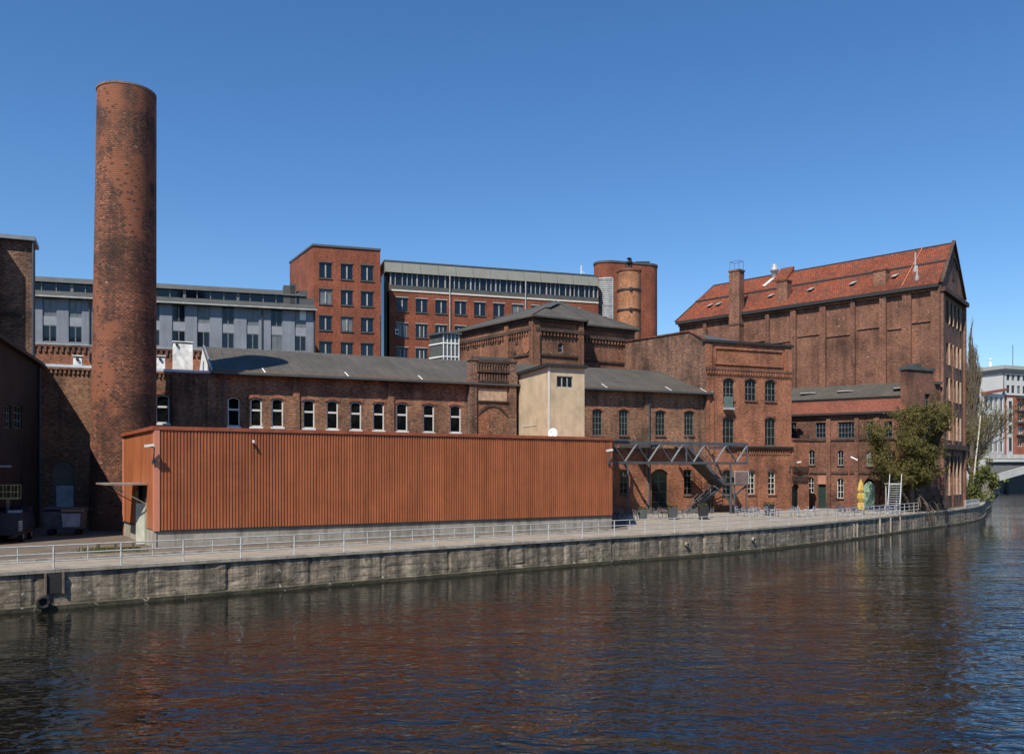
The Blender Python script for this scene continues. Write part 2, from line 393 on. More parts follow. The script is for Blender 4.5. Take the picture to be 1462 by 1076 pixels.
def tiles(name, c1, c2, rh=.34, bw=.26, hole=.7, moss=.5):
    k = N(name); p = k.pos(); uv = k.uv()
    b = k.n('TexBrick', Scale=1.0, Mortar_Size=.03, Mortar_Smooth=.4, Brick_Width=bw, Row_Height=rh, offset=.5)
    b.inputs['Color1'].default_value = (*c1, 1); b.inputs['Color2'].default_value = (*c2, 1); b.inputs['Mortar'].default_value = (c2[0] * .35, c2[1] * .35, c2[2] * .35, 1); k.l(uv, b.inputs['Vector'])
    col = k.mix(b.outputs['Color'], k.ramp(k.noise(k.uv((1 / bw, 1 / rh, 1)), 1, 1), (.3, .7), (.7, 1.35)), .8, 'MULTIPLY')
    col = k.mix(col, k.ramp(k.noise(p, .22, 5, .65), (.3, .55), (.5, 1), (.7, 1.15)), 1, 'MULTIPLY')
    col = k.mix(col, (.06, .045, .03), k.ramp(k.noise(p, .9, 5, .75), (.51, 0), (.70, moss)))
    v = k.n('TexVoronoi', Scale=1.0, feature='F1'); k.l(k.uv((.55, .8, 1)), v.inputs['Vector'])
    gt = k.n('Math', operation='MULTIPLY'); k.l(k.ramp(v.outputs['Distance'], (.10, hole), (.16, 0)), gt.inputs[0]); gt.inputs[1].default_value = 1
    col = k.mix(col, (.02, .012, .01), gt.outputs[0])
    return k.out(col, .85, k.bump(b.outputs['Fac'], .5, -.04))
TILE = tiles('orange_clay_tiles', (.285, .062, .019), (.14, .031, .012), moss=.9)
TILE_B = tiles('brown_red_tiles', (.235, .068, .036), (.18, .052, .03), rh=.28, hole=0, moss=.2)
def quay_mat():
    k = N('stained_quay_concrete'); p = k.pos(); uv = k.uv()
    col = k.mix((.31, .255, .185), (.135, .11, .078), k.ramp(k.noise(p, .55, 6, .68), (.38, 0), (.66, 1)))
    col = k.mix(col, k.ramp(k.noise(k.pos((1.4, 1.4, .12)), 1.3, 5, .62), (.33, .3), (.5, .9), (.66, 1.5)), 1, 'MULTIPLY')
    b = k.n('TexBrick', Scale=1.0, Mortar_Size=.02, Mortar_Smooth=.4, Brick_Width=4.6, Row_Height=.47, offset=.0)
    b.inputs['Color1'].default_value = b.inputs['Color2'].default_value = (1, 1, 1, 1); b.inputs['Mortar'].default_value = (.25, .23, .2, 1); k.l(k.pos((1, 1, 1)), b.inputs['Vector'])
    sx = k.n('SeparateXYZ'); k.l(k.pos(), sx.inputs[0]); cb = k.n('CombineXYZ'); k.l(sx.outputs[0], cb.inputs[0]); k.l(sx.outputs[2], cb.inputs[1]); k.l(cb.outputs[0], b.inputs['Vector'])
    col = k.mix(col, b.outputs['Color'], .7, 'MULTIPLY')
    col = k.mix(col, k.ramp(k.noise(p, 5, 5, .75), (.3, .62), (.7, 1.35)), 1, 'MULTIPLY'); wz = k.n('Math', operation='MULTIPLY_ADD'); k.l(k.noise(p, .8, 3), wz.inputs[0]); wz.inputs[1].default_value = .35; k.l(sx.outputs[2], wz.inputs[2]); col = k.mix(col, (.035, .034, .018), k.ramp(wz.outputs[0], (.36, .9), (.52, 0)))       # tide mark that stays on the stone
    col = k.mix(col, (.47, .43, .36), k.ramp(k.noise(p, 2.1, 4, .7, .6), (.63, 0), (.69, .75)))
    col = k.mix(col, (.04, .034, .027), k.ramp(k.noise(p, 1.6, 5, .75, .8), (.60, 0), (.69, .85)))
    return k.out(col, .92, k.bump(k.noise(p, 3.2, 6, .75), .9, .06))
QUAY = quay_mat()
def pave(name, c1, c2, sc=.6, bw=1.2, rh=.9):
    k = N(name); p = k.pos()
    col = k.mix(c1, c2, k.ramp(k.noise(p, sc, 6, .7), (.35, 0), (.68, 1)))
    b = k.n('TexBrick', Scale=1.0, Mortar_Size=.018, Brick_Width=bw, Row_Height=rh); b.inputs['Color1'].default_value = (1, 1, 1, 1); b.inputs['Color2'].default_value = (.88, .87, .85, 1); b.inputs['Mortar'].default_value = (.5, .47, .42, 1)
    m = k.n('Mapping'); m.inputs['Rotation'].default_value = (0, 0, -.62); k.l(p, m.inputs[0]); k.l(m.outputs[0], b.inputs['Vector'])
    col = k.mix(col, b.outputs['Color'], .7, 'MULTIPLY')
    return k.out(col, .92, k.bump(k.noise(p, 4, 5, .7), .4, .03))
PAVE = pave('pale_quay_paving', (.335, .285, .225), (.22, .185, .145))
YARD = pave('yard_cobbles', (.17, .135, .10), (.095, .075, .058), .5, .5, .35)
def water():
    k = N('canal_water')
    a = k.noise(k.pos((.45, .8, 1)), .7, 1, .45, .4)
    b = k.noise(k.pos((.75, 1.35, 1)), 1.75, 1.2, .45, .8)
    c = k.noise(k.pos((.9, 1.5, 1)), 4.4, 1, .4, .6)
    calm = k.ramp(k.noise(k.pos(), .055, 2, .5), (.35, .45), (.65, 1.0))
    gx = k.n('VectorMath', operation='DOT_PRODUCT'); k.l(k.pos(), gx.inputs[0]); gx.inputs[1].default_value = (.584, -.811, 0)   # metres out from the quay line
    sh = k.n('MapRange'); k.l(gx.outputs['Value'], sh.inputs[0])
    for i_, v_ in zip((1, 2, 3, 4), (-47.0, -17.0, .085, .46)): sh.inputs[i_].default_value = v_
    s2 = k.n('MapRange'); k.l(gx.outputs['Value'], s2.inputs[0])
    for i_, v_ in zip((1, 2, 3, 4), (-62.0, -90.0, 0, .3)): s2.inputs[i_].default_value = v_
    mx = k.n('Math', operation='MAXIMUM'); k.l(sh.outputs[0], mx.inputs[0]); k.l(s2.outputs[0], mx.inputs[1])
    gust = k.ramp(k.noise(k.pos((.6, 1, 1)), .09, 3, .55), (.36, .55), (.64, 1.35)); gm = k.n('Math', operation='MULTIPLY'); k.l(gust, gm.inputs[0]); k.l(mx.outputs[0], gm.inputs[1])
    def scaled(h):
        m = k.n('Math', operation='MULTIPLY'); k.l(h, m.inputs[0]); k.l(gm.outputs[0], m.inputs[1]); return m.outputs[0]
    a, b, c = scaled(a), scaled(b), scaled(c)
    n1 = k.bump(a, WA, .40); n2 = k.bump(b, WB, .19, n1); n3 = k.bump(c, WC, .035, n2)
    k.b.inputs['IOR'].default_value = 1.42
    return k.out((.006, .006, .004), .015, n3)
WA, WB, WC = 1.0, 1.0, .85
WATER = water()
def leafmat(name, c1, c2):
    k = N(name); p = k.pos()
    col = k.mix(c1, c2, k.ramp(k.noise(p, 1.1, 4, .7), (.35, 0), (.65, 1)))
    m = k.out(col, .65, None, 0, .3)
    try: k.b.inputs['Transmission Weight'].default_value = 0
    except Exception: pass
    return m
LEAF = leafmat('olive_spring_leaves', (.075, .070, .013), (.165, .142, .030))
LEAF_G = leafmat('fresh_green_leaves', (.07, .085, .018), (.13, .14, .035))
LEAF_R = leafmat('reddish_dry_leaves', (.11, .05, .025), (.16, .075, .03))
BARK = simple('grey_brown_bark', (.095, .075, .055), .9, var=.35, sc=3)
BIRCH = simple('white_birch_bark', (.52, .48, .40), .8, var=.5, sc=2.6)
# ------------------------------------------------------------------ setting: water, ground, quay
G = 1.9
Q = [(-150, -50.4), (-60, 14.4), (-23.7, 40.5), (7.1, 62.7), (19.1, 71.3), (32, 83.5), (46, 98.6), (54.6, 107.6), (62.6, 117.6), (69, 128), (79, 146), (92, 168), (112, 205), (142, 255), (172, 330), (420, 345)]
def smoothline(pts, step):
    out = []; P = [Vector((x, y)) for x, y in pts]
    for i in range(len(P) - 1):
        p0, p1, p2, p3 = P[max(i - 1, 0)], P[i], P[i + 1], P[min(i + 2, len(P) - 1)]
        n = max(1, int((p2 - p1).length / step))
        for k in range(n):
            t = k / n; t2, t3 = t * t, t * t * t
            m1 = (p2 - p0) * .5 * ((p2 - p1).length / max((p2 - p0).length * .5, 1e-6)) if False else (p2 - p0).normalized() * (p2 - p1).length
            m2 = (p3 - p1).normalized() * (p2 - p1).length
            out.append(p1 * (2 * t3 - 3 * t2 + 1) + m1 * (t3 - 2 * t2 + t) + p2 * (-2 * t3 + 3 * t2) + m2 * (t3 - t2))
    out.append(P[-1]); return out
QL = smoothline(Q, 2.0)
def qoff(line, d):
    out = []
    for i, p in enumerate(line):
        e = (line[min(i + 1, len(line) - 1)] - line[max(i - 1, 0)]).normalized(); n = Vector((e.y, -e.x)); out.append(p + n * d)
    return out
mb = MB(); mb.face([(-700, -300, 0), (900, -300, 0), (900, 900, 0), (-700, 900, 0)]); tag(mb.build('water', WATER), kind='structure')
mb = MB()
back = qoff(QL, -.35)
for i in range(len(back) - 1):
    a, b = back[i], back[i + 1]
    mb.face([(a.x, a.y, G - .012), (b.x, b.y, G - .012), (b.x, max(b.y, 2600) , G - .012), (a.x, 2600, G - .012)])
mb.face([(-2600, -50.4, G - .012), (back[0].x, back[0].y, G - .012), (back[0].x, 2600, G - .012), (-2600, 2600, G - .012)])
mb.face([(back[-1].x, back[-1].y, G - .012), (2600, 345, G - .012), (2600, 2600, G - .012), (back[-1].x, 2600, G - .012)])
tag(mb.build('ground', YARD), kind='structure')
QP = smoothline(Q[1:7], 2.0); QE = qoff(QP, -.3); QB = qoff(QP, -4.6)
mb = MB()
for i in range(len(QP) - 1):
    a, b, c, d = QE[i], QE[i + 1], QB[i + 1], QB[i]
    mb.face([(a.x, a.y, G + .004), (b.x, b.y, G + .004), (c.x, c.y, G + .004), (d.x, d.y, G + .004)])
tag(mb.build('quay_pavement', PAVE), kind='structure')
mb = MB(); tp = [(9, 67.5), (19.3, 75.0), (29, 84), (39, 94.6), (46.9, 103.2), (35.9, 112.4), (22.6, 99.9), (12.2, 95.4)]
mb.face([(x, y, G - .003) for x, y in tp]); tag(mb.build('terrace', PAVE), kind='structure')
# low kerb between the quay walk and the yard on the left
mb = MB(); K = [p for p in QB if p.x < 8]
for i in range(len(K) - 1):
    e = (K[i + 1] - K[i]).normalized(); n = Vector((-e.y, e.x)) * .3
    a, b = K[i], K[i + 1] - e * .03
    mb.quad_prism([(a.x, a.y, G - .05), (b.x, b.y, G - .05), (b.x + n.x, b.y + n.y, G - .05), (a.x + n.x, a.y + n.y, G - .05)], [(a.x, a.y, G + .13), (b.x, b.y, G + .13), (b.x + n.x, b.y + n.y, G + .13), (a.x + n.x, a.y + n.y, G + .13)])
tag(mb.build('kerb', CONC), kind='structure')

qw = thing('quay_wall', 'long weathered grey concrete quay wall rising from the canal, stained and chipped', 'quay wall', (7.1, 62.7, 0))
fine = smoothline(Q[1:14], .16); fo = qoff(fine, 1)
mb = MB(); ZS = [-.6, -.05, .1, .2, .24, .3, .42, .54, .66, .78, .9, 1.02, 1.14, 1.26, 1.38, 1.5, 1.6, 1.7, 1.76]
rows = []; arc = 0
for i, p in enumerate(fine):
    if i: arc += (p - fine[i - 1]).length
    n = fo[i] - p; col = []
    rough = max(0, min(1, (noise.noise(Vector((arc * .06, 3, 0))) + .25) * 2))
    panel = .05 * noise.noise(Vector((math.floor(arc / 4.6) * 7.3, 1, 5)))
    for z in ZS:
        led = .16 if z < .22 else 0
        d = panel + led + .02 * rough * noise.turbulence(Vector((arc * .7, z * 2.2, 1)), 4, False) + .018 * noise.noise(Vector((arc * 2.2, z * 4, 7)))
        cell = noise.noise(Vector((arc * .55, z * 1.6, 40)))
        if cell > .32 and z > .3: d -= (cell - .32) * .22 * rough
        d += .02 * noise.noise(Vector((3, math.floor(z / .47) * 9.1, math.floor(arc / 4.6))))
        if (arc % 4.6) < .17 and z > .24: d -= .06
        if z > 1.72: d = .03
        col.append(Vector((p.x + n.x * d, p.y + n.y * d, z)))
    rows.append(col)
i0 = len(mb.v); nz = len(ZS)
for c in rows: mb.v += c
for i in range(len(rows) - 1):
    for k in range(nz - 1):
        a = i0 + i * nz + k; mb.f.append((a, a + nz, a + nz + 1, a + 1)); mb.m.append(0)
mb.build('wall_face', QUAY, qw, smooth=False)
mb = MB(); cp = smoothline(Q[1:14], 1.15); co = qoff(cp, .1); ci = qoff(cp, -.45)
for i in range(len(cp) - 1):
    g = .012; a, b, c, d = co[i].lerp(co[i + 1], g), co[i + 1], ci[i + 1], ci[i].lerp(ci[i + 1], g)
    h = G + .012 + .014 * random.random()
    q4 = [(a.x, a.y), (b.x, b.y), (c.x, c.y), (d.x, d.y)]
    mb.quad_prism([(x, y, 1.755) for x, y in q4], [(x, y, h) for x, y in q4])
mb.build('coping', CONC, qw)
# vertical recess grooves and drain pipes in the wall
def qpt(px):
    best = min(range(len(fine)), key=lambda i: abs((fine[i].x / fine[i].y * F + CX) - px) if fine[i].y > 5 else 1e9)
    e = (fine[best + 1] - fine[best - 1]).normalized(); return fine[best], e, Vector((e.y, -e.x))
p, e, n = qpt(62); mb = MB()
c = Vector((p.x, p.y, .40)); N3 = Vector((n.x, n.y, 0))
E3 = Vector((e.x, e.y, 0)); Z3 = Vector((0, 0, 1))
mb.tube([c + N3 * .34 + (E3 * math.cos(t) + Z3 * math.sin(t)) * .24 for t in [2 * math.pi * k / 20 for k in range(21)]], .09, 8, cap=False)
mb.tube([c - N3 * .2, c + N3 * .3], .24, 20); mb.build('drain_pipe', RUBBER, qw, smooth=False)
p, e, n = qpt(75); NF = Fr(p, p + e); mb = MB()
for s_ in (-.42, .34): mb.fbox(NF, s_, s_ + .09, .75, 1.74, .06, .17)
mb.fbox(NF, -.32, .33, .76, 1.73, .05, .09, 1)
mb.build('ladder_niche', [WOOD, TAR], qw)
for px in (1074, 980):
    p, e, n = qpt(px); mb = MB(); N3 = Vector((n.x, n.y, 0)); c = Vector((p.x, p.y, 1.0))
    mb.tube([c + N3 * .02, c + N3 * .22], .17, 14, 0); mb.tube([c + N3 * .2, c + N3 * .235], .10, 14, 1); mb.build('drain_pipe', [CONC, RUBBER], qw)
for px in (1217, 1222, 1254, 1270, 1283):
    p, e, n = qpt(px); mb = MB(); N3 = Vector((n.x, n.y, 0)); c = Vector((p.x, p.y, 0))
    mb.bar(c + N3 * .12 + Vector((0, 0, .2)), c + N3 * .12 + Vector((0, 0, 1.5 if px < 1230 else 1.74)), .13, .12); mb.build('fender_post', CONC, qw)

# railing along the quay edge
ra = thing('quay_railing', 'long galvanised steel railing with three rails along the canal edge', 'railing', (7.1, 62.9, G))
RL = qoff(smoothline(Q[1:8], .25), -.22)
RL = [p for p in RL if p.y > 26 and p.x < 46.5]
for h in (.38, .74, 1.12):
    mb = MB(); mb.tube([(p.x, p.y, G + h) for p in RL[::4]], .034, 6); mb.build('rail', STEEL, ra)
acc = 0; nxt = 0; big = True
for i in range(1, len(RL)):
    acc += (RL[i] - RL[i - 1]).length
    if acc >= nxt:
        p = RL[i]; mb = MB()
        if big: mb.box((p.x - .035, p.y - .035, G), (p.x + .035, p.y + .035, G + 1.14)); mb.box((p.x - .08, p.y - .08, G), (p.x + .08, p.y + .08, G + .026)); mb.build('post', STEEL, ra)
        else: mb.bar((p.x, p.y, G + .38), (p.x, p.y, G + 1.12), .04); mb.build('baluster', STEEL, ra)
        big = not big; nxt = acc + 1.32

# ------------------------------------------------------------------ red corrugated shed
A, B, Cc, D = (-21.6, 53), (8.2, 71.6), (11.0, 95.4), (-28.4, 63.9)
sh = thing('corrugated_shed', 'long red-brown corrugated metal shed on a concrete plinth beside the quay', 'shed', (-6.7, 62.3, G))
fr = Fr(A, B); z0, z1 = 3.0, 9.1
mb = MB(); prof = [(.26, 0)]; u = .26; per = .196
while u + per < fr.L - .05:
    prof += [(u + .006, -.06), (u + .084, -.06), (u + .092, .0), (u + per, 0)]; u += per
prof += [(fr.L - .005, 0)]
for (a, da), (b, db) in zip(prof, prof[1:]): mb.face([fr.p(a, z0, da), fr.p(b, z0, db), fr.p(b, z1, db), fr.p(a, z1, da)])
mb.build('ribbed_front', METAL_RED, sh)
mb = MB(); mb.fbox(fr, -.05, .255, z0 - .05, z1, -.2, .035); fl = Fr(D, A); mb.fbox(fl, -.02, .55, z0 - .05, z1, -.2, .035); mb.fbox(fl, fl.L - .62, fl.L - .055, z0 - .05, z1, -.1, .033)
mb.build('corner_strip', METAL_TRIM, sh)
# left end wall with a door opening
du0, du1 = fl.u(195), fl.u(209)
mb = MB(); wall(mb, fl, .55, fl.L - .62, z0, z1, [(du0, du1, z0 - .01, fl.z(200, 692))], .12); mb.build('end_panel', METAL_RED, sh)
mb = MB(); wall(mb, fl, 0, du0 - .004, G, z0, d=-.06); wall(mb, fl, du1 + .004, fl.L, G, z0, d=-.06); wall(mb, fr, 0, fr.L, G, z0, d=-.06)
mb.build('plinth', CONC, sh)
mb = MB(); mb.fbox(fr, .3, fr.L, z0 - .10, z0 - .005, -.05, .02); mb.fbox(fl, .1, du0 - .1, z0 - .1, z0 - .005, -.05, .01); mb.build('drip_edge', TAR, sh)
mb = MB(); P4 = [Vector((*p, 0)) for p in (A, B, Cc, D)]
cen = sum(P4, Vector()) / 4; O4 = [p + (p - cen).normalized() * .16 for p in P4]
mb.quad_prism([p + Vector((0, 0, z1)) for p in O4], [p + Vector((0, 0, z1 + .22)) for p in O4]); mb.build('roof', METAL_EDGE, sh)
mb = MB(); f2 = Fr(B, Cc); wall(mb, f2, 0, f2.L, G, z1); f3 = Fr(Cc, D); wall(mb, f3, 0, f3.L, G, z1); mb.build('rear_wall', METAL_RED, sh)
mb = MB(); zt = fl.z(200, 692); mb.fbox(fl, du0, du1, G, zt, -.5, -.35, 1); mb.fbox(fl, du0 - .02, du0 + .12, G, zt - .4, -.1, .05); mb.fbox(fl, du1 - .12, du1 + .02, G, zt - .8, -.1, .05)
o = mb.build('door', [simple('pale_green_door_paint', (.40, .42, .30), .6), TAR], sh)
mb = MB(); a = fl.p(du1 - .1, 0, .06); q = a + Vector((fl.n.x, fl.n.y, 0)) * .45 - Vector((fl.w.x, fl.w.y, 0)) * .5
mb.bar((a.x, a.y, G + 1.35), (q.x, q.y, G + 1.35), .06, 2.6); mb.build('door_leaf', simple('whitish_door', (.40, .40, .32), .6), sh)['label'] = 'half open whitish door leaf'
mb = MB(); zc = fl.z(196, 691); mb.fbox(fl, du0 - 1.6, du1 + .5, zc, zc + .1, .04, 2.3)
for uu in (du0 - 1.2, du1 + .3): mb.bar(fl.p(uu, zc, 2.1), fl.p(uu, zc - 1.2, .06), .06)
mb.build('door_canopy', simple('grey_brown_sheet', (.22, .19, .16), .6), sh)

# ------------------------------------------------------------------ brick chimney stack
cx, cy = -31.55, 71
ch = thing('chimney_stack', 'tall tapering round brick chimney with sooty pitted brickwork', 'chimney', (cx, cy, G))
zt = CZ + (HY - 119) / F * 69
mb = MB(); prof = []
for k in range(41):
    t = k / 40; z = G - .05 + (zt - G) * t; r = 2.52 - .30 * t; prof.append((r, z, .33 * t))
mb.lathe((cx, cy), prof, 72); mb.build('shaft', BR_CHIM, ch, smooth=True)
mb = MB(); mb.lathe((cx + .3, cy), [(2.2, zt - .06), (2.26, zt - .05), (2.26, zt + .11), (1.7, zt + .11), (1.7, zt - 4)], 72); mb.build('rim', simple('sooty_mortar_cap', (.19, .125, .085), .9, var=.4, sc=3), ch)
mb = MB(); mb.lathe((cx + .3, cy), [(1.69, zt - 4), (.01, zt - 4)], 24); mb.build('flue', TAR, ch)

# ------------------------------------------------------------------ long brick hall
HW = Fr((-39.8, 73.67), (22.5, 100.95)); ZE = 15.4
hall = thing('brick_hall', 'long low brown brick hall with grey felt roof and a row of white framed windows', 'factory hall', (-8, 88, G))
U = HW.u
def op(fr, x0, x1, yt, yb, rise=0, d=0):
    xm = (x0 + x1) / 2; return (fr.u(x0, d), fr.u(x1, d), fr.z(xm, yb, d), fr.z(xm, yt, d), rise)
wl = [(222.5, 242, 563, 604), (325, 342.5, 566.5, 608.5), (357.5, 374, 568, 609), (388, 404.5, 568.5, 609.5), (432.8, 449.3, 570.3, 611.3), (466.5, 482.8, 571.3, 612.5), (500.2, 516, 573, 613.5), (532.8, 548.6, 574, 614.5), (566, 582, 574.8, 615.3), (604.5, 620, 576.3, 616.8), (642.8, 658.2, 578, 617.5)]
wr = [(846, 860, 584, 621.5), (884, 897, 584.5, 621.5), (936, 950, 586, 621.5), (977, 990.7, 586.5, 621.5)]
wg = [(885, 897, 670, 705), (976.5, 988, 670, 706)]
O1 = [op(HW, *x, .22) for x in wl]; O2 = [op(HW, *x, .26) for x in wr]; O3 = [op(HW, *x) for x in wg]
OD = [op(HW, 930, 953.5, 669, 724, .5)]; OB = [op(HW, 75, 107, 657, 757, .55)]
OD[0] = (OD[0][0], OD[0][1], G + .02, OD[0][3], .5); OB[0] = (OB[0][0], OB[0][1], G + .02, OB[0][3], .6)
mb = MB(); ops = O1 + O2 + O3 + OD + OB; us = [0, U(300), U(425), U(555), U(668), U(740), U(840), U(920), HW.L]
ZM = 8.6
for a, b in zip(us, us[1:]):
    oo = [o for o in ops if a <= (o[0] + o[1]) / 2 < b]
    if a > U(830): wall(mb, HW, a, b, G, ZM, [o for o in oo if o[3] < ZM], .28, 1); wall(mb, HW, a, b, ZM, ZE, [o for o in oo if o[3] > ZM], .28)
    else: wall(mb, HW, a, b, G, ZE, oo, .28)
rest(mb, HW, 0, HW.L, G, ZE, 17)
UG = U(303); ZR = 19.0; DR = 9.0
mb.face([HW.p(UG, ZE, -17), HW.p(UG, ZE, 0), HW.p(UG, ZR - .1, -DR)])
mb.build('wall', [BR_HALL, BR_TOWR], hall)
for o in O1: window(hall, HW, o, .2, 1, 1, FR_WHITE, GLASS, .11, .17, WHITE, hs=[.60])
for o in O2: window(hall, HW, o, .22, 3, 4, FR_GREY, GLASS, .06, .05, BR_LOW)
for o in O3: window(hall, HW, o, .22, 2, 4, FR_GREY, GLASS, .06, .05, BR_LOW)
window(hall, HW, OD[0], .24, 2, 4, DOORG, GLASS, .1, .06, name='arched_door')
mb = MB(); a, b, zb, zt, r = OB[0]; mb.face([HW.p(x, z, -.13) for x, z in [(a, zb), (b, zb)] + arch_pts(a, b, zt, r)[::-1]]); o = mb.build('bricked_up_doorway', simple('grey_brown_plaster', (.19, .165, .12), .9, var=.2), hall); o['label'] = 'blind arched doorway filled with pale plaster'
mb = MB()
for a in (U(418), U(553.5), U(920)): mb.fbox(HW, a, a + .62, G, ZE - .05, .003, .16)
for a in (U(246), U(296)): mb.fbox(HW, a, a + .8, G, ZE - .4, .003, .2)
mb.build('pilaster', BR_HALL, hall)
# brick arches over the windows
mb = MB()
for (a, b, zb, zt, r) in O1 + O2:
    ap = arch_pts(a - .18, b + .18, zt + .04, r); mb.new()
    for (x0, y0), (x1, y1) in zip(ap, ap[1:]): mb.quad_prism([HW.p(x0, y0, .003), HW.p(x1, y1, .003), HW.p(x1, y1 + .28, .003), HW.p(x0, y0 + .28, .003)], [HW.p(x0, y0, .06), HW.p(x1, y1, .06), HW.p(x1, y1 + .28, .06), HW.p(x0, y0 + .28, .06)])
mb.build('window_arch', BR_TOWR, hall)
# roof: left parapet stretch with coping, right stretch pitched
mb = MB(); mb.fbox(HW, .3, UG - .15, ZE, ZE + .22, -.5, .16); mb.build('parapet_coping', ZINC_L, hall)
mb = MB(); u = .5
while u < UG - 3: mb.fbox(HW, u, u + .16, ZE - .55, ZE - .2, .003, .12); u += .34
mb.fbox(HW, .3, UG - 1.2, ZE - .2, ZE - .003, .003, .15); mb.build('frieze', BR_HALL, hall)
mb = MB(); flat(mb, HW, 0, UG - .2, ZE + .02, 17, d=-.5); mb.build('flat_roof', TAR, hall)
ZG = ZE + .16; EO = .75; UR = U(1012); th = .16
ur = HW.off(-DR).u(958)
def roofslab(mb, pts, th, m=0): mb.quad_prism([p - Vector((0, 0, th)) for p in pts], pts, m)
mb = MB(); roofslab(mb, [HW.p(UG, ZG, EO), HW.p(UR, ZG, EO), HW.p(ur, ZR, -DR), HW.p(UG, ZR, -DR)], th)
roofslab(mb, [HW.p(UR, ZG, EO - .01), HW.p(UR + 1.5, ZG, -17), HW.p(ur + .02, ZR, -DR)], th)
roofslab(mb, [HW.p(UR, ZG, -17.6), HW.p(UG, ZG, -17.6), HW.p(UG, ZR, -DR - .02), HW.p(ur, ZR, -DR - .02)], th)
mb.build('felt_roof', FELT, hall)
mb = MB(); mb.bar(HW.p(UG - .05, ZR + .05, -DR), HW.p(UG - .05, ZG + .05, EO), .16, .2); mb.bar(HW.p(UG - .05, ZR + .05, -DR), HW.p(UG - .05, ZG, -17.5), .16, .2)
mb.bar(HW.p(ur, ZR + .05, -DR), HW.p(UR + .05, ZG + .05, EO), .14, .14); mb.build('verge_board', ZINC, hall)
mb = MB(); mb.face([HW.p(UG - .16, ZE + .1, -17), HW.p(UG - .16, ZE + .1, -.2), HW.p(UG - .16, ZR - .2, -DR)]); mb.build('gable_boarding', WHITE, hall)
mb = MB(); mb.fbox(HW, UG, UR, ZG - .22, ZG - .02, EO + .005, EO + .17); mb.fbox(HW, UG, UR, ZG - .2, ZG - .17, 0.02, EO); mb.build('gutter', GREYROOF, hall)
mb = MB(); mb.bar(HW.p(UG + .3, ZG + .17, EO - .35), HW.p(UR - .4, ZG + .17, EO - .35), .05, .14)
mb.build('snow_guard', WOOD, hall)
mb = MB()
for px in (377, 495, 600, 862, 953, 1003):
    a = U(px); mb.bar(HW.p(a, ZG + .05, EO + .02), HW.p(a - .12, ZG + .55, EO - 1.0), .10, .03)
mb.build('roof_clip', WHITE, hall)
for px, z in ((319, ZG), (667.5, ZG), (732, 14.5), (925.5, ZG - .3)):
    mb = MB(); a = U(px); mb.tube([HW.p(a, z - .2, EO - .1), HW.p(a, z - .9, .2), HW.p(a, G + .1, .2)], .075, 8); mb.build('downpipe', STEEL_D, hall)
# ornate gabled bay on the hall front
TU = Fr(HW.p(U(667), 0, .55).xy, HW.p(U(733), 0, .55).xy); tw = TU.L; zq = lambda y: TU.z(700, y)
mb = MB(); wall(mb, TU, .55, tw - .55, G, zq(520)); rest(mb, TU, .55, tw - .55, G, zq(520), .56)
mb.build('ornate_bay', BR_HALL, hall)
mb = MB()
for a, b in ((0, .78), (tw - .78, tw)):
    mb.new(); mb.fbox(TU, a, b, G, zq(548), -.5, .22); mb.fbox(TU, a - .08, b + .08, zq(548), zq(534), -.5, .32); mb.fbox(TU, a, b, zq(534), zq(516), -.5, .25); mb.fbox(TU, a - .1, b + .1, zq(516), zq(511), -.5, .34)
mb.build('corner_pier', BR_ROUGH, hall)
mb = MB(); mb.fbox(TU, .8, tw - .8, zq(532), zq(529), .003, .3); mb.fbox(TU, .8, tw - .8, zq(546), zq(543.5), .003, .26); mb.fbox(TU, .8, tw - .8, zq(518), zq(514.5), -.5, .3); mb.fbox(TU, .8, tw - .8, zq(574), zq(572), .003, .14); mb.build('string_course', BR_SOOT, hall)
mb = MB(); u = .86
while u < tw - .95: mb.fbox(TU, u, u + .13, zq(529) + .003, zq(518) - .003, .003, .2); mb.fbox(TU, u, u + .14, zq(543) , zq(533), .003, .2); u += .3
mb.build('dentil_frieze', BR_ROUGH, hall)
mb = MB(); mb.fbox(TU, 1.0, tw - 1.0, zq(572), zq(555), .003, .05); mb.build('stone_panel', simple('pale_brick_panel', (.40, .27, .18), .9, var=.4, sc=3), hall)
mb = MB(); mb.fbox(TU, .85, 2.2, G, zq(590), .003, .04); mb.build('orange_infill', BR_TOWR, hall)
ap = arch_pts(.9, tw - .9, zq(580), 1.1); mb = MB()
for (x0, y0), (x1, y1) in zip(ap, ap[1:]): mb.quad_prism([TU.p(x0, y0, .003), TU.p(x1, y1, .003), TU.p(x1, y1 + .3, .003), TU.p(x0, y0 + .3, .003)], [TU.p(x0, y0, .1), TU.p(x1, y1, .1), TU.p(x1, y1 + .3, .1), TU.p(x0, y0 + .3, .1)])
mb.build('blind_arch', BR_SOOT, hall)
mb = MB(); mb.fbox(TU, .3, tw - .3, zq(514.2), zq(510), -1.6, .2); mb.build('bay_roof', GREYROOF, hall)

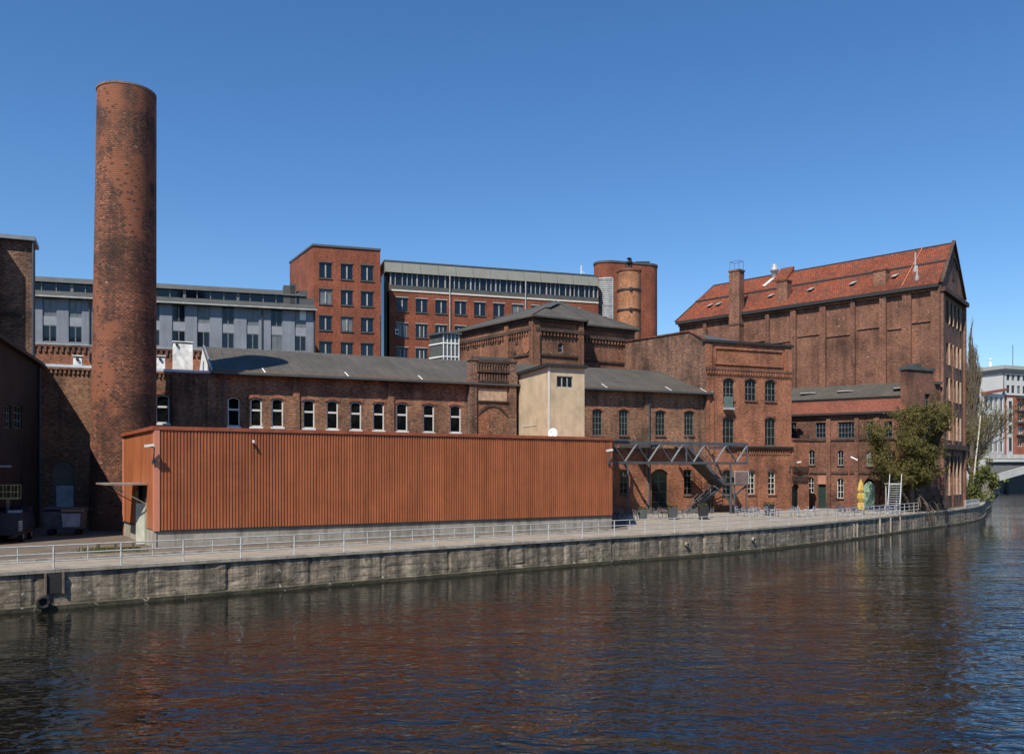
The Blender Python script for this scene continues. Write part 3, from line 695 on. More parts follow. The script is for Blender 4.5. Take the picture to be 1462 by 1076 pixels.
# white dirty box on the hall roof edge, smaller one behind the chimney
def roofbox(px0, px1, yt, yb, d, name, label, dd=1.2):
    f = HW.off(d); t = thing(name, label, 'roof vent', f.p(f.u((px0 + px1) / 2), ZE + .03)[:])
    mb = MB(); a, b = f.u(px0), f.u(px1); za, zb = ZE + .03, f.z((px0 + px1) / 2, yt)
    A = [f.p(a, za, 0), f.p(b, za, 0), f.p(b, za, -dd), f.p(a, za, -dd)]; Bq = [f.p(a + .03, zb, -.03), f.p(b - .03, zb - .1, -.03), f.p(b - .03, zb, -dd), f.p(a + .03, zb + .05, -dd)]
    mb.quad_prism(A, Bq); mb.build('casing', DIRTYW, t)
    mb = MB(); mb.fbox(f, a - .05, b + .05, zb + .04, zb + .12, -dd - .05, .06); mb.build('lid', DIRTYW, t)
    mb = MB(); mb.tube([f.p(a + .35, zb - .25, 0), f.p(a + .35, zb - .2, .12)], .13, 12); mb.build('port', RUBBER, t)
roofbox(247, 275.5, 489, 527, -6.5, 'roof_vent', 'tall dirty white box on the hall parapet left of the felt roof')
roofbox(223, 236, 509, 525, -5, 'roof_vent', 'small low white box on the hall parapet just right of the chimney')
roofbox(104, 117, 509, 525, -1.2, 'roof_vent', 'small white box on the hall parapet left of the chimney')

# ------------------------------------------------------------------ left wing in shade and tall block behind it
wf = Fr(HW.p(0, 0, 0).xy + Vector((.33, -.944)) * 20, HW.p(0, 0, 0).xy)    # faces right
wf = Fr((-33.2, 54.8), (-39.8, 73.67))
wing = None
WG = Fr((-39.8, 73.67), (-33.2, 54.8)); WG2 = Fr((-33.2, 54.8), (-39.8, 73.67))
wing = thing('shaded_brick_wing', 'dark brick wing in deep shade at the left edge with barred windows', 'factory wing', (-37, 64, G))
W = WG2
ops = [(W.u(7), W.u(16), W.z(11, 611), W.z(11, 578)), (W.u(19), W.u(32), W.z(25, 611), W.z(25, 578))]
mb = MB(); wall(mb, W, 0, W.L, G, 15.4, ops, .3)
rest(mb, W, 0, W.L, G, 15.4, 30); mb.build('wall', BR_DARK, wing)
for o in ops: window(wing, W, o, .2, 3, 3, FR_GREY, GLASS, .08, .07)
mb = MB(); mb.fbox(W, -.4, W.L, 15.4, 15.65, -30.4, .45); mb.build('roof', TAR, wing)
mb = MB(); a = W.L - .5; mb.tube([W.p(a, 15.2, .15), W.p(a, G + .1, .15)], .09, 8); mb.build('downpipe', STEEL_D, wing)
mb = MB(); mb.fbox(W, W.L - 7.5, W.L - 2.6, G, G + 4.6, .003, .08); mb.build('gate', IRON, wing)
TB = Fr((-66, 63), (-42.2, 73.4)); TB = TB.off(-2.5)
tb = thing('tall_brick_block', 'tall brick block with grey metal coping at the left edge above the shaded wing', 'factory block', TB.p(TB.L / 2, G)[:])
ue = TB.u(45.5); ztop = TB.z(45, 345)
TB = Fr(TB.o, TB.p(ue, 0).xy)
mb = MB(); wall(mb, TB, 0, TB.L, G, ztop); rest(mb, TB, 0, TB.L, G, ztop, 3); mb.build('wall', BR_ROUGH, tb)
mb = MB(); ub = TB.u(-1); mb.fbox(TB, 0, ub, 15.7, ztop, .003, 1.7); mb.build('stair_projection', BR_ROUGH, tb)
mb = MB(); mb.fbox(TB, -.2, TB.L + .3, ztop, ztop + .35, -3.1, .5); mb.build('coping', ZINC, tb)
mb = MB(); mb.tube([TB.p(TB.L + .12, ztop - .1, .3), TB.p(TB.L + .1, 15.8, .25)], .09, 8); mb.build('downpipe', STEEL_D, tb)
mb = MB(); mb.fbox(TB, TB.L - 4.6, TB.L - .9, 20, 20.2, .003, .18); mb.build('ledge', BR_SOOT, tb)

# ------------------------------------------------------------------ beige rendered stair block
an = thing('rendered_stair_block', 'plain beige rendered block with one small barred window beside the hall roof', 'stair block', (3.5, 86, 9.4))
AF = Fr((3.5, 83.5), (3.5 + .916 * 4, 83.5 + .401 * 4)); uR = AF.u(834.5); AF = Fr((3.5, 83.5), AF.p(uR, 0).xy); AL = Fr((.6, 91.3), (3.5, 83.5))
zT = AF.z(783, 523)
o = (AF.u(795), AF.u(818), AF.z(806, 553), AF.z(806, 537))
mb = MB(); wall(mb, AF, 0, AF.L, 9.33, zT, [o], .25); wall(mb, AL, 0, AL.L, 9.33, zT); 
b0, b1 = AF.p(AF.L, 0), AF.p(AF.L, 0, -8.3)
for p, q in ((b0, b1), (b1, Vector((.6, 91.3, 0)))): mb.face([(p.x, p.y, 9.33), (q.x, q.y, 9.33), (q.x, q.y, zT), (p.x, p.y, zT)])
mb.build('wall', RENDER, an)
window(an, AF, o, .16, 3, 1, FR_LIGHT, GLASS, .07, .12)
mb = MB(); r4 = [AF.p(-.35, zT, .3), AF.p(AF.L + .2, zT, .3), AF.p(AF.L + .2, zT, -8.6), Vector((.2, 91.5, zT))]
mb.quad_prism(r4, [p + Vector((0, 0, .28)) for p in r4]); mb.build('roof', TAR, an)
mb = MB(); mb.fbox(AF, -.03, .12, 9.4, zT - .02, .003, .05); mb.fbox(AL, AL.L - .12, AL.L + .02, 9.4, zT - .02, .003, .05); mb.fbox(AL, 1.5, 5.2, AL.z(760, 608), AL.z(760, 607.2), .003, .04); mb.build('corner_bead', CREAM, an)
# satellite dish on shed roof
sdp = AF.p(0, 0, .9); sd = thing('satellite_dish', 'round white satellite dish on the shed roof before the beige block', 'satellite dish', (sdp.x, sdp.y, 9.32))
mb = MB(); c = Vector((sdp.x, sdp.y, 9.32)); mb.tube([c, c + Vector((0, 0, .75))], .05, 8); mb.build('mast', STEEL, sd)
mb = MB(); ax = Vector((-.25, -.9, .35)).normalized(); cc = c + Vector((0, -.1, .78)); a = ax.cross(Vector((0, 0, 1))).normalized(); b = a.cross(ax)
rings = []
for r, dz in ((0, 0), (.22, .02), (.38, .07), (.5, .13)):
    rings.append([cc + ax * dz + (a * math.cos(t) * .88 + b * math.sin(t) * 1.1) * r for t in [2 * math.pi * j / 24 for j in range(24)]])
for r0, r1 in zip(rings, rings[1:]):
    for j in range(24): mb.face([r0[j], r1[j], r1[(j + 1) % 24], r0[(j + 1) % 24]])
mb.build('reflector', WHITE, sd)
mb = MB(); mb.tube([cc - b * .45, cc + ax * .5], .018, 6); mb.box(cc + ax * .5 - Vector((.05, .05, .05)), cc + ax * .5 + Vector((.05, .05, .05))); mb.build('feed_arm', STEEL_D, sd)

# ------------------------------------------------------------------ three-storey red brick tower house
T0 = HW.p(U(1005), 0, .45); TW = Fr(T0.xy, (T0 + Vector((11.6, 4.85, 0))).xy); uE = TW.u(1130); TW = Fr(T0.xy, TW.p(uE, 0).xy)
tow = thing('brick_tower_house', 'orange-red brick three storey house with arched windows and panelled parapet', 'brick building', TW.p(TW.L / 2, G)[:])
zT = TW.z(1010, 487)
t1 = [op(TW, 1032.5, 1048.5, 540, 571.5, .38), op(TW, 1063.7, 1080, 540.8, 571.8, .38), op(TW, 1092.3, 1108, 542.5, 573, .38)]
t2 = [op(TW, 1032, 1048.5, 595, 635.5, .38), op(TW, 1092, 1107.5, 596, 636, .38)]
t3 = [op(TW, 1067.7, 1078.4, 672, 705, .3), op(TW, 1096.7, 1107.4, 672, 705.5, .3), op(TW, 1032, 1044, 671, 706, .3)]
mb = MB(); ops = t1 + t2 + t3
us = [0, TW.u(1056), TW.u(1086), TW.L]
for a, b in zip(us, us[1:]): wall(mb, TW, a, b, G, zT, [o for o in ops if a <= (o[0] + o[1]) / 2 < b], .32)
DEP = 30; HS = TW.side(TW.L, DEP); wall(mb, HS, 0, HS.L, G, zT)
bk = Fr(TW.p(TW.L, 0, -DEP).xy, TW.p(0, 0, -DEP).xy); wall(mb, bk, 0, bk.L, G, zT)
mb.build('wall', BR_TOWR, tow)
for o in t1 + t2: window(tow, TW, o, .24, 3, 3, FR_GREY, GLASS, .06, .06, BR_LOW)
for o in t3: window(tow, TW, o, .24, 2, 4, FR_GREY if o is t3[2] else CREAM, GLASS, .07, .07, BR_LOW)
# balcony-like box under the first upper window
# balcony-like box hanging below the first upper window (green glazed hatch)
mb = MB(); a, b = TW.u(1033), TW.u(1044); mb.fbox(TW, a, b, TW.z(1038, 582), TW.z(1038, 566), .02, .32); mb.fbox(TW, a - .1, b + .1, TW.z(1038, 585), TW.z(1038, 582), .02, .55, 1); o = mb.build('hoist_hatch', [simple('greenish_panel', (.10, .15, .13), .4), FR_LIGHT], tow)
mb = MB(); zz = lambda y: TW.z(1070, y)
for (x0, x1, y0, y1) in ((1020, 1117.5, 500.5, 497.5), (1020, 1117.5, 522.5, 519.5)): mb.fbox(TW, TW.u(x0), TW.u(x1), zz(y0), zz(y1), .003, .14)
for x in (1019.5, 1116): mb.fbox(TW, TW.u(x), TW.u(x + 2), zz(519.4), zz(500.6), .003, .14)
for x0, x1 in ((1007, 1016), (1120, 1129.5)): mb.fbox(TW, TW.u(x0), TW.u(x1), zz(527), zT - .35, .003, .18)
mb.build('parapet_panel', BR_TOWR, tow)
mb = MB(); mb.fbox(TW, -.1, TW.L + .1, zz(530.5), zz(527.2), .003, .2); mb.build('cornice', BR_LOW, tow)
mb = MB(); u = .05
while u < TW.L - .15: mb.fbox(TW, u, u + .17, zz(536.5), zz(530.7), .003, .17); mb.fbox(TW, u + .19, u + .33, zz(534), zz(530.7), .003, .12); u += .37
u = TW.u(1052)
while u < TW.L - .15: mb.fbox(TW, u, u + .13, zz(648), zz(641), .003, .13); u += .34
mb.build('dentil_frieze', BR_TOWR, tow)
mb = MB(); mb.fbox(TW, TW.u(1034), TW.L + .08, zz(639.5), zz(636.8), .003, .34); mb.fbox(TW, -.2, TW.L + .15, zT - .1, zT + .2, -.6, .26); mb.build('dark_coping', TAR, tow)
mb = MB()
for (a, b, zb, zt, r) in t1 + t2 + t3:
    ap = arch_pts(a - .12, b + .12, zt + .05, r); mb.new()
    for (x0, y0), (x1, y1) in zip(ap, ap[1:]): mb.quad_prism([TW.p(x0, y0, .003), TW.p(x1, y1, .003), TW.p(x1, y1 + .26, .003), TW.p(x0, y0 + .26, .003)], [TW.p(x0, y0, .05), TW.p(x1, y1, .05), TW.p(x1, y1 + .26, .05), TW.p(x0, y0 + .26, .05)])
mb.build('window_arch', BR_LOW, tow)
mb = MB(); mb.fbox(TW, .05, .35, G, zz(540), .003, .12); mb.fbox(TW, .8, 1.05, G, zz(540), .003, .1); mb.build('corner_strip', BR_TOWR, tow)
# rough left side wall rising to a ridge
SW = Fr(TW.p(0, 0, -DEP).xy, TW.p(0, 0, 0).xy)
zA = SW.z(985, 473.5); zB = SW.z(833, 497); uA = SW.u(985); uB = SW.u(829)
mb = MB(); mb.face([SW.p(uB, G), SW.p(SW.L, G), SW.p(SW.L, zT), SW.p(uA, zA), SW.p(uB, zB)]); mb.face([SW.p(uB, G, -.4), SW.p(SW.L, G, -.4), SW.p(SW.L, zT, -.4), SW.p(uA, zA, -.4), SW.p(uB, zB, -.4)][::-1])
mb.build('rough_side_wall', BR_ROUGH, tow)
mb = MB()
for (a, za), (b, zb) in (((uB, zB), (uA, zA)), ((uA, zA), (SW.L, zT))):
    mb.quad_prism([SW.p(a, za, .12), SW.p(b, zb, .12), SW.p(b, zb, -.5), SW.p(a, za, -.5)], [SW.p(a, za + .16, .12), SW.p(b, zb + .16, .12), SW.p(b, zb + .16, -.5), SW.p(a, za + .16, -.5)])
mb.build('wall_capping', BR_CHIM, tow)
mb = MB(); dA = SW.L - uA; roofslab(mb, [TW.p(.3, zT - .02, -.6), TW.p(TW.L, zT - .02, -.6), TW.p(TW.L, zA - 1.2, -dA), TW.p(.3, zA - .05, -dA)], .15); roofslab(mb, [TW.p(.3, zA - .05, -dA - .02), TW.p(TW.L, zA - 1.2, -dA - .02), TW.p(TW.L, zT, -DEP), TW.p(.3, zB - .1, -DEP)], .15)
mb.build('roof', GREYROOF, tow)

# ------------------------------------------------------------------ small orange brick porch right of the tower
PO = Fr(TW.p(TW.L, 0, .1).xy, (TW.p(TW.L, 0, .1) + Vector((2.9, 1.2, 0))).xy); uE = PO.u(1155); PO = Fr(PO.o, PO.p(uE, 0).xy)
po = thing('brick_porch', 'narrow orange brick porch with dark doorway and corbelled bands between two buildings', 'porch', PO.p(PO.L / 2, G)[:])
zt = PO.z(1140, 628); o = (PO.u(1130.8), PO.u(1141.5), G + .02, PO.z(1136, 690), .4)
mb = MB(); wall(mb, PO, 0, PO.L, G, zt, [o], .5); rest(mb, PO, 0, PO.L, G, zt, 4); mb.build('wall', BR_TOWR, po)
window(po, PO, o, .4, 1, 1, DOORG, GLASS, .1, .05, name='door')
mb = MB(); mb.fbox(PO, -.02, PO.L + .1, zt, zt + .2, -4, .15); mb.build('coping', BR_LOW, po)
mb = MB(); mb.fbox(PO, PO.L - .55, PO.L, zt + .2, zt + .65, -1, .12); 
for y0 in (669, 682):
    for k in range(9): mb.fbox(PO, .05 + k * .26, .19 + k * .26, PO.z(1140, y0 + 5), PO.z(1140, y0 - .5), .003, .2)
    mb.fbox(PO, .02, PO.L - .1, PO.z(1140, y0 - .6), PO.z(1140, y0 - 3), .003, .16)
mb.build('corbel_band', BR_SOOT, po)

# ------------------------------------------------------------------ three-storey brown wing before the warehouse
LW = Fr((35.9, 113.2), (47.6, 105.0)); 
low = thing('brown_canal_wing', 'three storey brown brick wing with tile strip and grey roof beside the canal tree', 'factory wing', LW.p(LW.L / 2, G)[:])
zG = LW.z(1190, 590)
l1 = [op(LW, 1129, 1137, 603, 625), op(LW, 1155.7, 1178.7, 603, 625), op(LW, 1196.5, 1219.7, 602, 625), op(LW, 1237.5, 1246.5, 601, 624), op(LW, 1262, 1274, 601, 624)]
l2 = [op(LW, 1154.6, 1163, 642, 663.5, .3), op(LW, 1196, 1204.3, 642, 664, .3), op(LW, 1237, 1246, 643, 665, .3), op(LW, 1268, 1277, 643, 665, .3)]
l3 = [op(LW, 1153.5, 1161.8, 680.5, 703.5, .3), op(LW, 1195, 1204.3, 682, 711, .3)]
ld = [op(LW, 1168.5, 1179, 691, 722), op(LW, 1233, 1249, 683, 722, .55)]
ld = [(a, b, G + .02, zt, r) for a, b, zb, zt, r in ld]
mb = MB(); ops = l1 + l2 + l3 + ld; us = [0, LW.u(1145), LW.u(1164.9), LW.u(1183), LW.u(1226), LW.u(1255), LW.L]
for a, b in zip(us, us[1:]): wall(mb, LW, a, b, G, zG, [o for o in ops if a <= (o[0] + o[1]) / 2 < b], .35)
mb.build('wall', BR_LOW, low)
for o in l1: window(low, LW, o, .25, 5 if o[1] - o[0] > 1.5 else 2, 3, FR_GREY, GLASS_B, .06, .05, BR_SOOT)
for o in l2: window(low, LW, o, .25, 2, 2, FR_LIGHT, GLASS_B, .06, .05, BR_SOOT)
for o in l3: window(low, LW, o, .25, 2, 3, FR_WHITE, GLASS_B, .07, .05, BR_SOOT)
mb = MB(); a, b, zb, zt, r = ld[0]; mb.fbox(LW, a, b, zb, zt, -.3, -.24); mb.build('green_door', DOORG, low)
mb = MB(); mb.fbox(LW, a - .05, b + .05, zt + .01, zt + 1.1, .003, .06); mb.build('pale_lintel', simple('pink_stone', (.36, .17, .12), .9), low)
mb = MB(); a, b, zb, zt, r = ld[1]; lp = [(a, zb), (b, zb)] + arch_pts(a, b, zt - .35, r)[::-1]; mb.quad_prism([LW.p(x, z, -.14) for x, z in lp], [LW.p(x, z, -.2) for x, z in lp]); o = mb.build('arched_gate', GREEN, low); o['label'] = 'sage green arched gate'
mb = MB()
for x0, x1 in ((1180.5, 1186.5), (1220.5, 1226.5), (1250, 1256)): mb.fbox(LW, LW.u(x0), LW.u(x1), G, LW.z(1190, 598), .003, .28)
mb.build('pilaster', BR_LOW, low)
mb = MB(); mb.fbox(LW, 0, LW.L, LW.z(1190, 629), LW.z(1190, 626.5), .003, .14); mb.fbox(LW, 0, LW.L, LW.z(1190, 676), LW.z(1190, 673), .003, .14); mb.fbox(LW, 0, LW.L, zG - .55, zG - .25, .003, .3); mb.build('string_course', BR_SOOT, low)
mb = MB(); mb.fbox(LW, -.1, LW.L, zG - .22, zG + .02, .01, .55); mb.build('gutter', TAR, low)
zU = LW.z(1190, 571); 
mb = MB(); roofslab(mb, [LW.p(0, zG + .1, .4), LW.p(LW.L, zG + .1, .4), LW.p(LW.L, zU, -.9), LW.p(0, zU, -.9)], .12); mb.build('tile_strip', TILE_B, low)
mb = MB(); mb.fbox(LW, -.1, LW.L, zU, zU + .3, -1.3, -.8); mb.build('eaves_board', TAR, low)
WH = Fr((26, 136), (52.9, 108))
q0, q1 = WH.p(WH.u(1128), 0), WH.p(WH.u(1299), 0)
zq0, zq1 = WH.z(1130, 554), WH.z(1297, 545)
mb = MB(); roofslab(mb, [LW.p(0, zU + .32, -.7), LW.p(LW.L, zU + .32, -.7), Vector((q1.x, q1.y, max(zq1, zU + .5))), Vector((q0.x, q0.y, zq0))], .12); mb.build('roof', FELT, low)
mb = MB()
for px, t in ((1152, .35), (1205, .4), (1286, .75)):
    a = LW.u(px); p = LW.p(a, zU + .32, -.7).lerp(WH.p(WH.u(px), zq0), .35)
    mb.bar(p + Vector((-.9, .3, .16)), p + Vector((.9, -.3, .2)), 1.1, .12)
mb.build('rooflight', FR_LIGHT, low)
# end wall of that wing on the canal (stepped parapet)
EW = Fr((47.4, 104.9), (52.7, 107.7))
uR = EW.L; zE = EW.z(1305, 528)
z2 = EW.z(1330, 548)
ops = [(EW.u(1320), EW.u(1328), EW.z(1324, 588), EW.z(1324, 562)), (EW.u(1331), EW.u(1334), EW.z(1332, 622), EW.z(1332, 606))]
mb = MB(); um = EW.u(1333)
wall(mb, EW, 0, um, G, zE, ops[:1], .35); wall(mb, EW, um, EW.L, G, z2); rest(mb, EW, 0, EW.L, G, z2 - .01, 1.0); rest(mb, EW, 0, um, z2, zE, 1.0)
mb.build('end_wall', BR_LOW, low)
window(low, EW, ops[0], .3, 2, 2, FR_GREY, GLASS, .06, .05)
mb = MB(); mb.fbox(EW, -.15, um + .1, zE, zE + .35, -1.1, .15); mb.fbox(EW, .9, 2.4, zE + .35, zE + .75, -1, .1); mb.fbox(EW, um + .1, EW.L, z2, z2 + .3, -1.05, .3); mb.build('parapet_cap', GREYROOF, low)
mb = MB(); ap = arch_pts(EW.L - 1.5, EW.L - .3, EW.z(1338, 570), .6); mb.face([EW.p(x, z, .03) for x, z in [(EW.L - 1.5, EW.z(1338, 590)), (EW.L - .3, EW.z(1338, 590))] + ap[::-1]]); mb.build('blind_panel', BR_TOWR, low)
# ------------------------------------------------------------------ big warehouse with clay tile roof
wh = thing('canal_warehouse', 'huge brown brick warehouse with steep orange tile roof and slit windowed gable by the water', 'warehouse', (44, 122, G))
zE = WH.z(1343, 405.5)
GA = Fr((52.9, 108), (61.2, 118.6)); uF = GA.u(1376.5); GA = Fr((52.9, 108), GA.p(uF, 0).xy); gw = GA.L
mid = GA.p(gw / 2, 0); zA = CZ + (HY - 347) / F * mid.y
mb = MB(); wall(mb, WH, 0, WH.L, G, zE)
far = GA.p(gw, 0); bkd = far.xy - WH.w * WH.L
bw_ = Fr(far.xy, bkd); wall(mb, bw_, 0, bw_.L, G, zE); lw_ = Fr(bkd, WH.o); wall(mb, lw_, 0, lw_.L, G, zE)
mb.build('wall', BR_WARE, wh)
# pilasters, panels
PX = [1008, 1045, 1097, 1134, 1176, 1219, 1262, 1293, 1334]
mb = MB()
for px in PX:
    c = WH.u(px); w2 = .42 if px in (1134, 1176, 1262) else .28
    mb.fbox(WH, c - w2, c + w2, G, zE - .75, .003, .42)
mb.fbox(WH, WH.u(1292), WH.u(1302), G, zE - .4, .003, .36); mb.fbox(WH, WH.u(1331), WH.L - .02, G, zE - .4, .003, .38)
mb.build('pilaster', BR_WARE, wh)
mb = MB(); L_ = [0] + [WH.u(p) for p in PX] + [WH.L]
zb = WH.z(1200, 474)
for k, (a, b) in enumerate(zip(L_, L_[1:])):
    if k > 1: mb.fbox(WH, a + .5, b - .45, zb - (.5 if k % 2 else 0), zb + .28 - (.5 if k % 2 else 0), .003, .16)
mb.fbox(WH, 0, WH.L, zE - .72, zE - .42, .003, .32); mb.build('ledge', BR_GABL, wh)
mb = MB(); mb.fbox(WH, -.2, WH.L - .1, zE - .38, zE + .05, -.2, .75); mb.build('gutter', TAR, wh)
mb = MB()
for px in (1219, 1265): c = WH.u(px); mb.tube([WH.p(c, zE - .3, .5), WH.p(c, zE - 1.4, .32), WH.p(c, 15.5, .32)], .09, 8)
mb.build('downpipe', STEEL_D, wh)
# roof
def rp(s, t):       # s along ridge 0 (gable) .. 1 (left end); t 0 eave .. 1 ridge on the camera side
    pass
ridge0 = Vector((mid.x, mid.y, zA)); hipL = 36.0 / 38.8
ridge1 = ridge0 - Vector((WH.w.x, WH.w.y, 0)) * WH.L * hipL
e0, e1 = WH.p(WH.L - .1, zE + .1, .6), WH.p(-.4, zE + .1, .6)
b0, b1 = far + Vector((0, 0, zE + .1)) , Vector((bkd.x, bkd.y, zE + .1))
mb = MB()
def slab2(pts, th): n = (pts[1] - pts[0]).cross(pts[2] - pts[0]).normalized(); n = -n if n.z < 0 else n; mb.quad_prism([p - n * th for p in pts], pts)
m0, m1 = e0.lerp(ridge0, .52), e1.lerp(ridge1, .52)
up = Vector((0, 0, .22))
slab2([e1, e0, m0, m1], .2); slab2([m1 + up, m0 + up, ridge0, ridge1], .2)
slab2([b0, b1, ridge1, ridge0], .2); slab2([b1, e1, ridge1], .2)
mb.build('tile_roof', TILE, wh)
mb = MB(); mb.bar(m0 + up * .6, m1 + up * .6, .12, .26); mb.bar(ridge0, ridge1, .3, .16); mb.bar(e1, ridge1, .22, .16); mb.build('roof_flashing', TAR, wh)
mb = MB()
q = lambda s, t: e0.lerp(e1, s).lerp(ridge0.lerp(ridge1, s), t)
for s in (.115,): mb.bar(q(s, .03) + Vector((0, 0, .12)), q(s - .01, .97) + Vector((0, 0, .25)), .1, .04)
mb.build('verge_strip', simple('pink_mortar', (.45, .17, .09), .9), wh)
mb = MB()
for s, t in ((.155, .3), (.30, .28), (.46, .3), (.62, .3), (.57, .33), (.85, .3), (.89, .3)):
    c = q(s, t); mb.bar(c + Vector((-.35, -.1, .12)), c + Vector((.35, .3, .55)), .75, .06)
mb.build('rooflight', FR_LIGHT, wh)
# gable
zc = GA.z(1348, 411)
mb = MB(); ops = []
cols = [.22, .38, .54, .70]; wdt = gw * .085
for (yt, yb) in ((430, 463), (490, 521), (540, 572), (594, 628), (650, 707)):
    for c in cols:
        a = gw * c; ops.append((a, a + wdt, GA.z(1354, yb), GA.z(1354, yt), .0))
wall(mb, GA, 0, gw, .3, zE, ops, .7)
mb.face([GA.p(0, zE), GA.p(gw, zE), GA.p(gw / 2, zA)])
mb.build('gable_wall', BR_GABL, wh)
for o in ops:
    window(wh, GA, o, .55, 1, 3, FR_GREY, GLASS, .05, .04)
mb = MB()
for o in ops: mb.fbox(GA, o[1] + .01, o[1] + .09, o[2], o[3], .003, .2)
mb.build('lit_jamb_strip', simple('lit_jamb_tone', (.36, .27, .20), .9, var=.3), wh)  # pale strips beside the slits: sunlight on the jambs, put in as colour
mb = MB(); mb.fbox(GA, -.2, gw + .25, zE - .9, zE - .35, .003, .6); mb.fbox(GA, -.1, gw + .1, GA.z(1350, 641), GA.z(1350, 634), .003, .45); mb.build('cornice', BR_SOOT, wh)
mb = MB(); mb.fbox(GA, 0, .7, G - 1.5, zE - 1, .003, .3); mb.fbox(GA, gw - .7, gw - .02, G - 1.5, zE - 1, .003, .3); mb.fbox(GA, gw * .46, gw * .5, G, zE - 7, .003, .15); mb.build('gable_pilaster', BR_GABL, wh)
mb = MB(); mb.bar(GA.p(-.15, zE + .15, .1), GA.p(gw / 2, zA + .28, .1), .4, .2); mb.bar(GA.p(gw / 2, zA + .28, .1), GA.p(gw + .1, zE + .15, .1), .4, .2); mb.build('gable_coping', BR_SOOT, wh)
mb = MB(); mb.fbox(GA, gw * .44, gw * .56, zE + 1.6, zE + 3.4, -.02, .04); a0 = arch_pts(gw * .3, gw * .7, zE + 4.6, 1.2)
for (x0, y0), (x1, y1) in zip(a0, a0[1:]): mb.bar(GA.p(x0, y0, .08), GA.p(x1, y1, .08), .2, .25)
mb.build('gable_niche', BR_SOOT, wh)
# chimneys and vents on the warehouse
f = WH.off(.35); a, b = f.u(1045.5), f.u(1060); zt = f.z(1052, 389)
ck = thing('brick_flue', 'slim square brick flue with wire cage on top before the tile roof', 'flue', f.p((a + b) / 2, G)[:])
mb = MB(); mb.fbox(f, a, b, G, zt, -.5, .9); mb.fbox(f, a - .1, b + .1, zt, zt + .25, -.6, 1.0); mb.build('shaft', BR_GABL, ck)
mb = MB(); mb.fbox(f, a - .06, b + .06, f.z(1052, 466), f.z(1052, 463), -.55, .96); mb.build('band', BR_SOOT, ck)
mb = MB()
for x in (a + .1, b - .1):
    for d in (-.4, .8): mb.bar(f.p(x, zt + .2, d), f.p(x, zt + 1.5, d), .05)
for d in (-.4, .8): mb.bar(f.p(a + .1, zt + 1.5, d), f.p(b - .1, zt + 1.5, d), .05)
for x in (a + .1, b - .1): mb.bar(f.p(x, zt + 1.5, -.4), f.p(x, zt + 1.5, .8), .05)
mb.build('wire_cage', STEEL_D, ck)
def stub(px0, px1, yt, yb, label):
    s0 = min((abs(CX + F * q(s / 400, .22).x / q(s / 400, .22).y - (px0 + px1) / 2), s / 400) for s in range(400))[1]
    c = q(s0, .22); wd = (px1 - px0) / F * c.y; zt = CZ - (yt - HY) / F * c.y; zb = CZ - (yb - HY) / F * c.y
    t = thing('roof_chimney', label, 'chimney', (c.x, c.y, c.z - .3)); mb = MB(); h = wd / 2 * .8
    ex, ey = Vector((WH.w.x, WH.w.y, 0)) * wd * .55, Vector((WH.n.x, WH.n.y, 0)) * wd * .45
    z0 = Vector((c.x, c.y, zb - .9)); z1 = Vector((c.x, c.y, zt)); sq = lambda z, k: [z - ex * k - ey * k, z + ex * k - ey * k, z + ex * k + ey * k, z - ex * k + ey * k]
    mb.quad_prism(sq(z0, 1)[::-1] if False else sq(z0, 1), sq(z1, 1)); mb.build('stack', BR_GABL, t)
    mb = MB(); mb.quad_prism(sq(z1 + Vector((0, 0, .002)), 1.12), sq(z1 + Vector((0, 0, .2)), 1.12)); mb.build('cap', BR_SOOT, t)
stub(1112.5, 1127, 403, 432, 'short square brick chimney low on the tile roof, left of the middle')
stub(1251, 1267, 388, 411, 'wide stubby brick chimney low on the tile roof near the gable')
c = q(.685, .86); t = thing('silver_roof_vent', 'shiny silver mushroom vent near the ridge of the tile roof', 'roof vent', c[:])
mb = MB(); mb.lathe((c.x, c.y), [(.42, c.z - .3), (.42, c.z + 1.0), (.62, c.z + 1.1), (.62, c.z + 1.55), (.4, c.z + 1.7), (.35, c.z + 2.1), (.02, c.z + 2.3)], 16); mb.build('cowl', simple('bright_aluminium', (.42, .43, .42), .35, .3), t, smooth=True)
mb = MB(); mb.bar(c + Vector((0, 0, .3)), q(.70, .62) + Vector((0, 0, .3)), .5, .2); mb.build('duct', WHITE, t)
for s, tt, h, lb in ((.095, .42, 2.3, 'thin white conical vent pipe on the tile roof near the gable, upper one'), (.075, .18, 1.7, 'short white vent pipe on the tile roof by the gable eaves')):
    c = q(s, tt); t = thing('vent_pipe', lb, 'vent pipe', c[:]); mb = MB(); mb.lathe((c.x, c.y), [(.3, c.z - .25), (.26, c.z + .25), (.09, c.z + .6), (.08, c.z + h), (.02, c.z + h)], 12); mb.build('pipe', simple('dull_vent_metal', (.26, .26, .25), .5), t, smooth=True)
# raised lean-to dormer on the ridge
a0 = q(.615, .99); a1 = q(.675, .99); up_ = Vector((0, 0, .8)); mb = MB()
dn0, dn1 = q(.615, .74), q(.675, .74)
mb.quad_prism([dn0, a0, a1, dn1], [dn0 + Vector((0, 0, .35)), a0 + up_, a1 + up_, dn1 + Vector((0, 0, .35))]); mb.build('ridge_dormer', TILE, wh)

